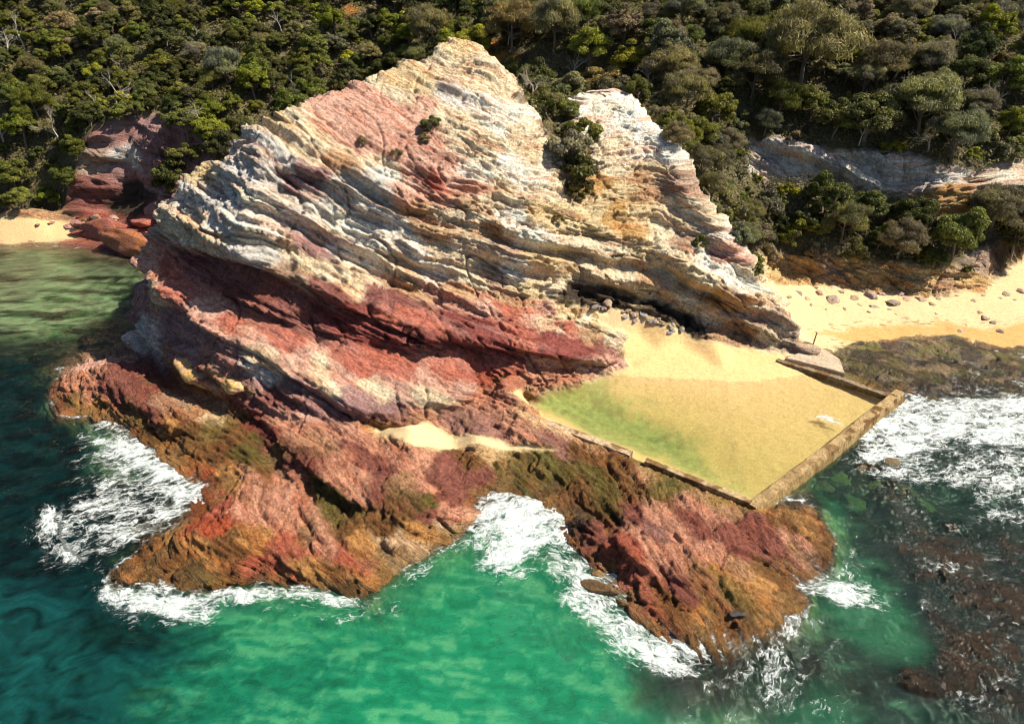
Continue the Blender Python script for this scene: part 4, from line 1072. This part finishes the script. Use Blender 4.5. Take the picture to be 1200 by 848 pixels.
def proj(x, y, z):
    dy, dz = y, z - CAM_H
    dep = dy * CP - dz * SP
    return 600 + F * x / dep, 424 - F * (dz * CP + dy * SP) / dep, dep
def inpoly(u, v, poly): return poly_sd(np.array([u]), np.array([v]), poly)[0]
def visible(x, y, z):
    s = np.linspace(.02, .97, 300)
    return bool(np.all(CAM_H + (z - CAM_H) * s > bil(HG, x * s, y * s) + 0))
PX_BAND = [(884,168),(930,178),(1000,188),(1060,194),(1100,206),(1150,212),(1215,218),(1215,248),(1160,246),(1110,246),(1060,222),(1000,208),(930,208),(890,200)]
PX_CAVE = [(85,240),(95,205),(130,170),(175,145),(198,165),(196,225),(150,256),(95,250)]
PX_BEACH = [(890,330),(930,312),(1060,322),(1130,330),(1160,335),(1215,325),(1215,400),(900,400)]
PX_HUMP = [(690,118),(715,110),(748,128),(785,178),(800,215),(850,290),(890,330),(700,330),(692,240)]
PX_MAIN = [(200,262),(230,200),(285,150),(320,138),(440,88),(500,64),(550,55),(572,78),(598,128),(636,165),(668,255),(640,330),(300,330)]

GREENS = dict(
    dark=('dark olive', (.080, .084, .024)), mid=('mid green', (.135, .142, .030)), bright=('bright yellow-green', (.235, .240, .026)),
    grey=('grey-olive', (.185, .172, .092)), brown=('brownish', (.205, .165, .088)))
def zone(u, v):
    if v < 55:
        if u < 230: return 'at the top far above the left cove'
        if u < 450: return 'at the top above the left rock shoulder'
        if u < 640: return 'at the top behind the rock peak'
        if u < 860: return 'at the top above the second hump'
        return 'at the top far above the pale band'
    if u < 110 and v > 150: return 'just above the left cove sand'
    if u < 230: return 'above the cave cliff' if v < 130 else 'beside the cave cliff'
    if u < 460: return 'behind the left rock shoulder'
    if u < 620: return 'close behind the rock peak'
    if u < 700: return 'in the gully beside the peak'
    if u < 800: return 'behind the second rock hump'
    if u < 900 and v > 170: return 'right of the second rock hump'
    if v < 120: return 'well above the pale cliff band'
    if v < 195: return 'just above the pale cliff band'
    return 'between pale cliff band and beach'

placed = []        # x, y, r
TREES = []         # dict(kind, x, y, z, s, col, u, v, zone)
def try_tree(x, y, kind, s, colk, force=False, mind=.62):
    z = float(bil(HG, x, y))
    base = dict(broadleaf_tree=3.0, feathery_tree=3.2, shrub=1.6)[kind]
    r = base * s
    if not force:
        for (a, b, c) in placed:
            if (a - x) ** 2 + (b - y) ** 2 < (mind * (c + r)) ** 2: return False
    hh = dict(broadleaf_tree=5.2, feathery_tree=6.0, shrub=1.5)[kind] * s
    u, v, dep = proj(x, y, z + hh * .75); rp = F * r / dep
    ub, vb, _ = proj(x, y, z)
    if u < -25 or u > 1225 or v + rp < -4 or v - rp > 345: return False
    if not force:
        if not (visible(x, y, z + hh) or visible(x, y, z + hh * .6)): return False
        if any((u - a) ** 2 + (v - b) ** 2 < (rp + 9) ** 2 for a, b in ((580, 60), (412, 10))): return False
        for P, tol in ((PX_BAND, .7), (PX_BEACH, .35), (PX_CAVE, -.2)):
            if inpoly(u, v, P) > -rp * tol or inpoly(ub, vb, P) > -1: return False
        for P, yl in ((PX_HUMP, 103), (PX_MAIN, 104)):
            if inpoly(u, v, P) > -rp * .45 and y < yl: return False
        for k in (-.6, 0, .6):
            if P is not None and inpoly(u + rp * k, v + rp * .5, PX_BAND) > 0: return False
    placed.append((x, y, r)); TREES.append(dict(kind=kind, x=x, y=y, z=z, s=s, c=colk, u=u, v=v, zone=zone(u, v)))
    return True

def at_px(u, v, kind, s, c):
    x, y, z = hit(u, v)
    try_tree(x, y, kind, s, c, force=True)
# trees one can single out in the photo (foot pixel)
for a in [(935,110,'feathery_tree',2.1,'grey'),(880,120,'feathery_tree',1.3,'brown'),(1075,160,'feathery_tree',1.7,'grey'),(1010,170,'broadleaf_tree',1.45,'dark'),(1115,190,'feathery_tree',1.3,'grey'),
          (965,252,'broadleaf_tree',1.0,'mid'),(1010,265,'broadleaf_tree',1.05,'mid'),(1060,282,'broadleaf_tree',1.05,'dark'),(1115,305,'broadleaf_tree',1.2,'mid'),(1050,305,'feathery_tree',.9,'brown'),
          (985,285,'feathery_tree',.95,'grey'),(930,285,'shrub',1.6,'mid'),(900,250,'shrub',1.9,'grey'),(1000,300,'shrub',1.5,'dark'),(820,215,'feathery_tree',.8,'grey'),(850,250,'shrub',1.7,'grey'),
          (675,215,'shrub',1.9,'dark'),(668,190,'shrub',1.9,'grey'),(682,165,'shrub',1.5,'mid'),(640,120,'shrub',1.9,'dark'),(660,140,'shrub',1.8,'grey'),(672,232,'shrub',1.1,'brown'),(620,95,'shrub',1.8,'mid'),
          (850,95,'feathery_tree',1.2,'grey'),(650,60,'feathery_tree',1.3,'grey'),(690,85,'broadleaf_tree',1.1,'bright'),(740,100,'broadleaf_tree',1.1,'bright'),(785,110,'feathery_tree',1.3,'grey'),
          (505,60,'feathery_tree',1.2,'brown'),(600,60,'feathery_tree',1.3,'brown'),(1185,300,'broadleaf_tree',1.1,'dark'),(1160,270,'feathery_tree',1.2,'grey'),(1195,270,'broadleaf_tree',1.1,'dark'),
          (20,225,'broadleaf_tree',1.1,'mid'),(60,238,'shrub',1.8,'bright'),(110,268,'shrub',1.1,'brown'),(300,120,'broadleaf_tree',1.0,'bright'),(30,170,'broadleaf_tree',1.0,'bright'),(220,160,'broadleaf_tree',1.0,'mid'),(250,170,'broadleaf_tree',.95,'bright'),(205,215,'shrub',2.0,'dark'),(222,190,'shrub',1.9,'mid')]:
    at_px(*a)
R2 = np.random.default_rng(11)
hillmask = hill
def hill_ok(x, y):
    return poly_sd(np.array([x]), np.array([y]), HILL)[0] > -.2 and poly_sd(np.array([x]), np.array([y]), BAND)[0] < -.5
for tries, kinds, smin, smax, nmax in ((5000, ('broadleaf_tree', 'feathery_tree'), .72, 1.25, 150), (9000, ('broadleaf_tree', 'feathery_tree', 'shrub'), .52, .85, 260), (9000, ('shrub', 'shrub', 'broadleaf_tree'), .7, 1.3, 230)):
    cnt = 0
    for _ in range(tries):
        if cnt >= nmax: break
        x = R2.uniform(-118, 118); y = R2.uniform(80, 186)
        if abs(x) > 22 + y * .72 or not hill_ok(x, y): continue
        kind = kinds[int(R2.integers(len(kinds)))]
        s = R2.uniform(smin, smax)
        if kind == 'shrub': s *= 1.15
        if x < 0 and kind == 'feathery_tree' and R2.random() < .7: kind = 'broadleaf_tree'
        if x < 0 and kind != 'shrub': s *= .85
        if y < 112 and x > 0 and kind != 'shrub': s *= .8
        pr = (.36, .36, .16, .07, .05) if x < 0 else (.26, .22, .08, .28, .16)
        c = R2.choice(['dark', 'mid', 'bright', 'grey', 'brown'], p=pr)
        if kind == 'feathery_tree' and c in ('bright', 'dark'): c = 'grey'
        if try_tree(x, y, kind, s, str(c)): cnt += 1
# small tufts on the rock face
for (u, v, s, c) in [(505,152,.75,'dark'),(498,165,.5,'brown'),(465,182,.45,'brown'),(425,168,.4,'brown'),(822,288,.65,'mid'),(655,60+200,.5,'brown'),(770,150,.35,'brown'),(880,318,.8,'mid'),(905,320,.6,'brown'),(1135,318,.5,'mid'),(100,262,.5,'mid')]:
    at_px(u, v, 'shrub', s, c)

ORD = 'first second third fourth fifth sixth seventh eighth ninth tenth eleventh twelfth thirteenth fourteenth fifteenth sixteenth seventeenth eighteenth nineteenth twentieth'.split()
SIZE = lambda s: 'big' if s > 1.15 else 'middling' if s > .82 else 'small'
KN = dict(broadleaf_tree='leafy tree', feathery_tree='feathery tree', shrub='shrub')
classes = {}
for t in TREES:
    classes.setdefault((t['zone'], t['kind'], t['c'], SIZE(t['s'])), []).append(t)
for key, L in classes.items():
    zn, kd, cc, sz = key
    L.sort(key=lambda t: t['u'])
    for i, t in enumerate(L):
        w = f"{sz} {GREENS[cc][0]} {KN[kd]}"
        t['label'] = f"{w} {zn}" + ('' if len(L) == 1 else f", {ORD[min(i, 19)]} from left")
rt = random.Random(5)
for t in TREES:
    cm, tm, _ = rt.choice(PROTO[t['kind']])
    root = link(bpy.data.objects.new(t['kind'], None))
    root.location = (t['x'], t['y'], t['z'] - .1); s = t['s']
    root.rotation_euler = (rt.uniform(-.08, .08), rt.uniform(-.08, .08), rt.uniform(0, 6.28)); root.scale = (s * rt.uniform(.9, 1.1), s * rt.uniform(.9, 1.1), s * rt.uniform(.85, 1.15))
    c = link(bpy.data.objects.new('crown', cm), root); tr = link(bpy.data.objects.new('trunk', tm), root)
    g = GREENS[t['c']][1]; j = rt.uniform(.75, 1.3)
    c.color = (g[0] * j * rt.uniform(.88, 1.12), g[1] * j, g[2] * j * rt.uniform(.7, 1.3), 1)
    tag(root, t['label'], 'shrub' if t['kind'] == 'shrub' else 'tree', {'shrub': 'shrubs on the slope', 'broadleaf_tree': 'leafy trees on the slope', 'feathery_tree': 'feathery trees on the slope'}[t['kind']])
for i, (u, v, s, lab) in enumerate([(668,105,1.25,'bare bleached tree leaning over the head of the rock gully'),(115,140,.9,'pale dead tree standing above the cave cliff'),(30,60,1.3,'grey leafless tree high on the left slope'),(1005,175,.8,'white bare branches just above the pale cliff band'),
                                    (230,60,.8,'pale dead branches on the dark slope behind the left shoulder'),(1150,60,1.3,'tall bare grey tree at the upper right slope'),(330,40,.8,'bare pale tree at the top of the slope behind the striped rock')]):
    x, y, z = hit(u, v)
    root = link(bpy.data.objects.new('dead_tree', None)); root.location = (x, y, z + 1.0); root.scale = (s,) * 3; root.rotation_euler = (0, 0, i * 1.7)
    link(bpy.data.objects.new('branches', DEAD[i % 3]), root)
    tag(root, lab, 'dead tree', 'dead trees on the slope')

rd = np.random.default_rng(23); nd = 0
dead = []
while nd < 26:
    x = rd.uniform(-110, 115); y = rd.uniform(98, 172)
    if abs(x) > 20 + y * .70 or not hill_ok(x, y): continue
    z = float(bil(HG, x, y)); u, v, dep = proj(x, y, z + 4)
    if not visible(x, y, z + 4) or inpoly(u, v, PX_BAND) > -6 or inpoly(u, v, PX_BEACH) > 0 or v < 2: continue
    dead.append((x, y, z, u, v)); nd += 1
dz_ = {}
for t in sorted(dead, key=lambda t: t[3]): dz_.setdefault(zone(t[3], t[4]), []).append(t)
for zn, L in dz_.items():
    for i, (x, y, z, u, v) in enumerate(L):
        root = link(bpy.data.objects.new('dead_tree', None)); root.location = (x, y, z + 1.2); s = rt.uniform(.8, 1.35); root.scale = (s, s, s); root.rotation_euler = (0, 0, rt.uniform(0, 6))
        link(bpy.data.objects.new('branches', rt.choice(DEAD)), root)
        tag(root, f"slender bare grey tree {zn}" + ('' if len(L) == 1 else f", {ORD[i]} from left"), 'dead tree', 'slender bare trees on the slope')

# undergrowth: uncountable scrub between the trees
nU = 560000
ux = R2.uniform(-165, 165, nU); uy = 84 + 102 * R2.random(nU) ** 1.0
ok = (np.abs(ux) < 50 + uy * .9)
ux, uy = ux[ok], uy[ok]
hm = poly_sd(ux, uy, HILL); bm_ = poly_sd(ux, uy, BAND)
dn = noise(ux / 2.2, uy / 2.2, 0, 401)
ok = (hm > .2 + 1.0 * (dn < 0)) & (bm_ < -.4) & (dn > -.42)
ux, uy, dn = ux[ok], uy[ok], dn[ok]
gz = bil(HG, ux, uy) + 1.3 * fbm(ux / 8, uy / 8, 0, 4, 83)
mound = 1.5 * np.clip(dn + .45, 0, 1) ** .7
uz = gz + mound * (.3 + .75 * R2.random(len(ux)) ** .5)
V, Fq = leaves(np.stack([ux, uy, uz], 1), np.tile([[0, -.2, 1.0]], (len(ux), 1)), .21, .11)
tin = np.clip(.5 + .5 * noise(ux / 3.5, uy / 3.5, 0, 402) + R2.normal(0, .15, len(ux)), 0, 1)
o = mesh_np('undergrowth', V, Fq, [M_leaf], dict(tint=np.repeat(tin, 4)), smooth=False)
o.color = (.165, .15, .068, 1)
tag(o, kind='stuff')

# ------------------------------------------------------------------ boulders
def rock_mesh(seed, flat=.6):
    import bmesh
    bm = bmesh.new(); bmesh.ops.create_icosphere(bm, subdivisions=4, radius=1)
    co = np.array([v.co[:] for v in bm.verts], np.float32)
    n = co.copy()
    for k in range(9):      # knock flat facets off the ball
        d = np.random.default_rng(seed * 20 + k).normal(0, 1, 3); d /= np.linalg.norm(d)
        h = .62 + .2 * np.random.default_rng(seed * 20 + k + 9).random()
        e = co @ d - h; co -= np.clip(e, 0, None)[:, None] * d * .9
    r = 1 + .16 * fbm(n[:, 0] * 1.4, n[:, 1] * 1.4, n[:, 2] * 1.4 + seed, 4, seed + 500) + .05 * np.tanh(3 * noise(n[:, 2] * 5 + n[:, 0], n[:, 1], 0, seed))
    co *= r[:, None]; co[:, 2] *= flat
    for v, c in zip(bm.verts, co): v.co = c
    me = bpy.data.meshes.new('boulder'); bm.to_mesh(me); bm.free(); me.materials.append(M_boul)
    for p in me.polygons: p.use_smooth = True
    return me
def boulder_material():
    m = NT('boulder_rock'); oc = m.n('ShaderNodeObjectInfo').outputs['Color']; p = m.n('ShaderNodeTexCoord').outputs['Object']
    w = m.pos()
    n = m.noise(w, 3.0, 6, .65); n2 = m.noise(w, .9, 3, .6)
    c = m.mix(1.0, oc, m.n('ShaderNodeCombineColor', {0: m.ramp(n, .3, .7, .55, 1.3), 1: m.ramp(n, .3, .7, .5, 1.3), 2: m.ramp(n2, .3, .7, .6, 1.25)}).outputs[0], 'MULTIPLY')
    return m.done(m.n('ShaderNodeBsdfPrincipled', {'Base Color': c, 'Roughness': .8, 'Normal': m.bump(n, 1.0, .12)}).outputs[0])
M_boul = boulder_material()
RK = [rock_mesh(i, (.5, .6, .75, .4, .55)[i]) for i in range(5)]
GRP = {}
def boulder(u, v, w, colr_, group, asp=1.3, dz=0.0, rot=None, zz=None):
    x, y, z = hit(u, v)
    if zz is not None: x, y, z = pt(u, v, zz)
    dep = y * CP - (z - CAM_H) * SP
    r = w / 2 * dep / F
    o = link(bpy.data.objects.new('boulder', RK[len(GRP.setdefault(group, [])) % 5]))
    o.location = (x, y, z - r * (.22 if group.startswith('stones') else -.12) + dz); o.rotation_euler = (rt.uniform(-.3, .3), rt.uniform(-.3, .3), rt.uniform(0, 6.28) if rot is None else rot)
    o.scale = (r * asp ** .5, r / asp ** .5, r * rt.uniform(.65, 1.1))
    j = rt.uniform(.8, 1.2); o.color = (colr_[0] * j, colr_[1] * j, colr_[2] * j, 1)
    o['category'] = 'boulder'; o['group'] = group
    GRP[group].append((u, v, w, o))
T1, T2, T3 = (.40, .26, .17), (.30, .22, .17), (.46, .36, .26)
for b in [(975,352,20,T2),(1000,348,14,T1),(1020,346,18,T2),(1046,352,22,T2),(1062,349,16,T1),(1078,350,14,T2),(1025,359,15,T3),(960,344,12,T1),(985,341,10,T2),(945,350,10,T1),(935,343,12,T2),(1006,357,8,T3),(990,362,7,T2),(1035,344,12,T1),
          (1092,356,10,T2),(1042,362,7,T1),(950,357,7,T2),(924,348,9,T1),(968,362,5,T2),(1054,343,12,T2),(1072,343,9,T1),(1010,341,9,T2),(955,336,9,T1),(975,337,8,T3),(1100,350,8,T2),(1098,368,7,T2),(997,366,5,T2),(1018,366,6,T2),(940,362,6,T1),(1050,368,5,T2)]:
    boulder(*b, 'stones under the orange bank')
for b in [(1155,372,14,T2,),(1165,378,10,T2),(1148,366,8,T1),(1180,344,12,T2),(1196,340,14,T1),(1172,350,7,T2),(1125,388,9,T2),(1172,388,12,T2),(1190,352,8,T2),(1140,352,8,T1),(1152,346,7,T1),(1120,346,8,T1)]:
    boulder(*b, 'stones on the right beach')
GB = (.24, .21, .19)
for k in range(34):
    t = rt.random(); u = 690 + 108 * t + rt.uniform(-4, 6); v = 350 + 34 * t + rt.uniform(-3, 9)
    boulder(u, v, rt.uniform(5, 13), GB if rt.random() < .6 else T2, 'stones heaped in the cave mouth')
RB, RP = (.27, .085, .055), (.33, .17, .14)
for b in [(105,265,26,RP,1.6),(140,268,30,RB,2.0),(122,274,40,RB,2.6),(95,273,26,RB,2.0),(150,275,30,RB,1.9),(178,262,38,RB,1.4),(160,290,58,(.33,.12,.05),2.6),(186,248,30,RP,1.2),(80,266,10,RP,1.3),(135,256,14,(.35,.25,.2),1.3),(60,262,8,RP,1.2),(44,264,8,RP,1.2),(112,257,16,RP,1.4),(165,272,22,RB,1.3),(88,262,12,RP,1.3),(125,262,22,RP,1.6)]:
    boulder(b[0], b[1], b[2], b[3], 'red rocks in the left cove', b[4], rot=rt.uniform(-.3, .5))
UG, UB = (.10, .13, .03), (.13, .09, .04)
for b in [(985,565,34,UG),(1010,552,30,UB),(1040,545,30,UB),(1030,572,34,UG),(1060,580,36,UB),(1000,590,30,UG),(965,570,26,UB),(1015,530,26,UB),(990,540,22,UB),(945,585,24,UB),(1075,560,26,UB),(965,548,22,UB),(1045,600,30,UB),(1085,592,24,UG)]:
    boulder(b[0], b[1], b[2], b[3], 'weedy boulders under the surf beside the sea wall', 1.2, dz=-.25, zz=-.75)
boulder(868, 718, 26, (.045, .04, .035), 'lone dark boulder', 2.2, rot=.4)
for b in [(765,690,30,(.30,.18,.06),1.6,.3),(700,689,30,(.16,.09,.03),3.0,-.5),(728,705,16,(.12,.07,.02),1.8,-.5),(60+640,672,14,(.2,.12,.04),1.5,.2)][1:]:
    boulder(b[0], b[1], b[2], b[3], 'weedy rocks awash in the white surf', b[4], rot=b[5], zz=.05, dz=-.1)
boulder(235, 442, 52, (.48, .30, .12), 'tan blocks at the foot of the front slab', 1.9, rot=-.45)
boulder(275, 452, 30, (.45, .28, .12), 'tan blocks at the foot of the front slab', 1.3, rot=-.3)
WH = {'stones under the orange bank': 'on the sand below the orange bank', 'stones on the right beach': 'on the right beach', 'stones heaped in the cave mouth': 'in the cave mouth under the striped cliff',
      'red rocks in the left cove': 'at the waterline of the left cove', 'weedy boulders under the surf beside the sea wall': 'under water beside the thick sea wall',
      'lone dark boulder': 'on the weedy end of the outcrop below the pool', 'weedy rocks awash in the white surf': 'awash in the surf beside the outcrop', 'tan blocks at the foot of the front slab': 'in the shade at the foot of the front slab'}
LOOK = {'stones under the orange bank': 'tan', 'stones on the right beach': 'brown', 'stones heaped in the cave mouth': 'grey', 'red rocks in the left cove': 'red', 'weedy boulders under the surf beside the sea wall': 'weedy',
        'lone dark boulder': 'wet black', 'weedy rocks awash in the white surf': 'brown', 'tan blocks at the foot of the front slab': 'ochre'}
for g, L in GRP.items():
    L.sort(key=lambda a: a[0]); ws = sorted(a[2] for a in L)
    cl_ = {}
    for (u, v, w, o) in L:
        sz = '' if len(L) < 3 else 'large ' if w >= ws[int(len(ws) * .67)] else 'small ' if w <= ws[int(len(ws) * .33)] else 'middling '
        cl_.setdefault(sz, []).append(o)
    for sz, os_ in cl_.items():
        for i, o in enumerate(os_):
            o['label'] = f"{sz}{LOOK[g]} boulder {WH[g]}" + ('' if len(os_) == 1 else f", {ORD[min(i, 19)]} from left" if i < 19 else ', last to the right')
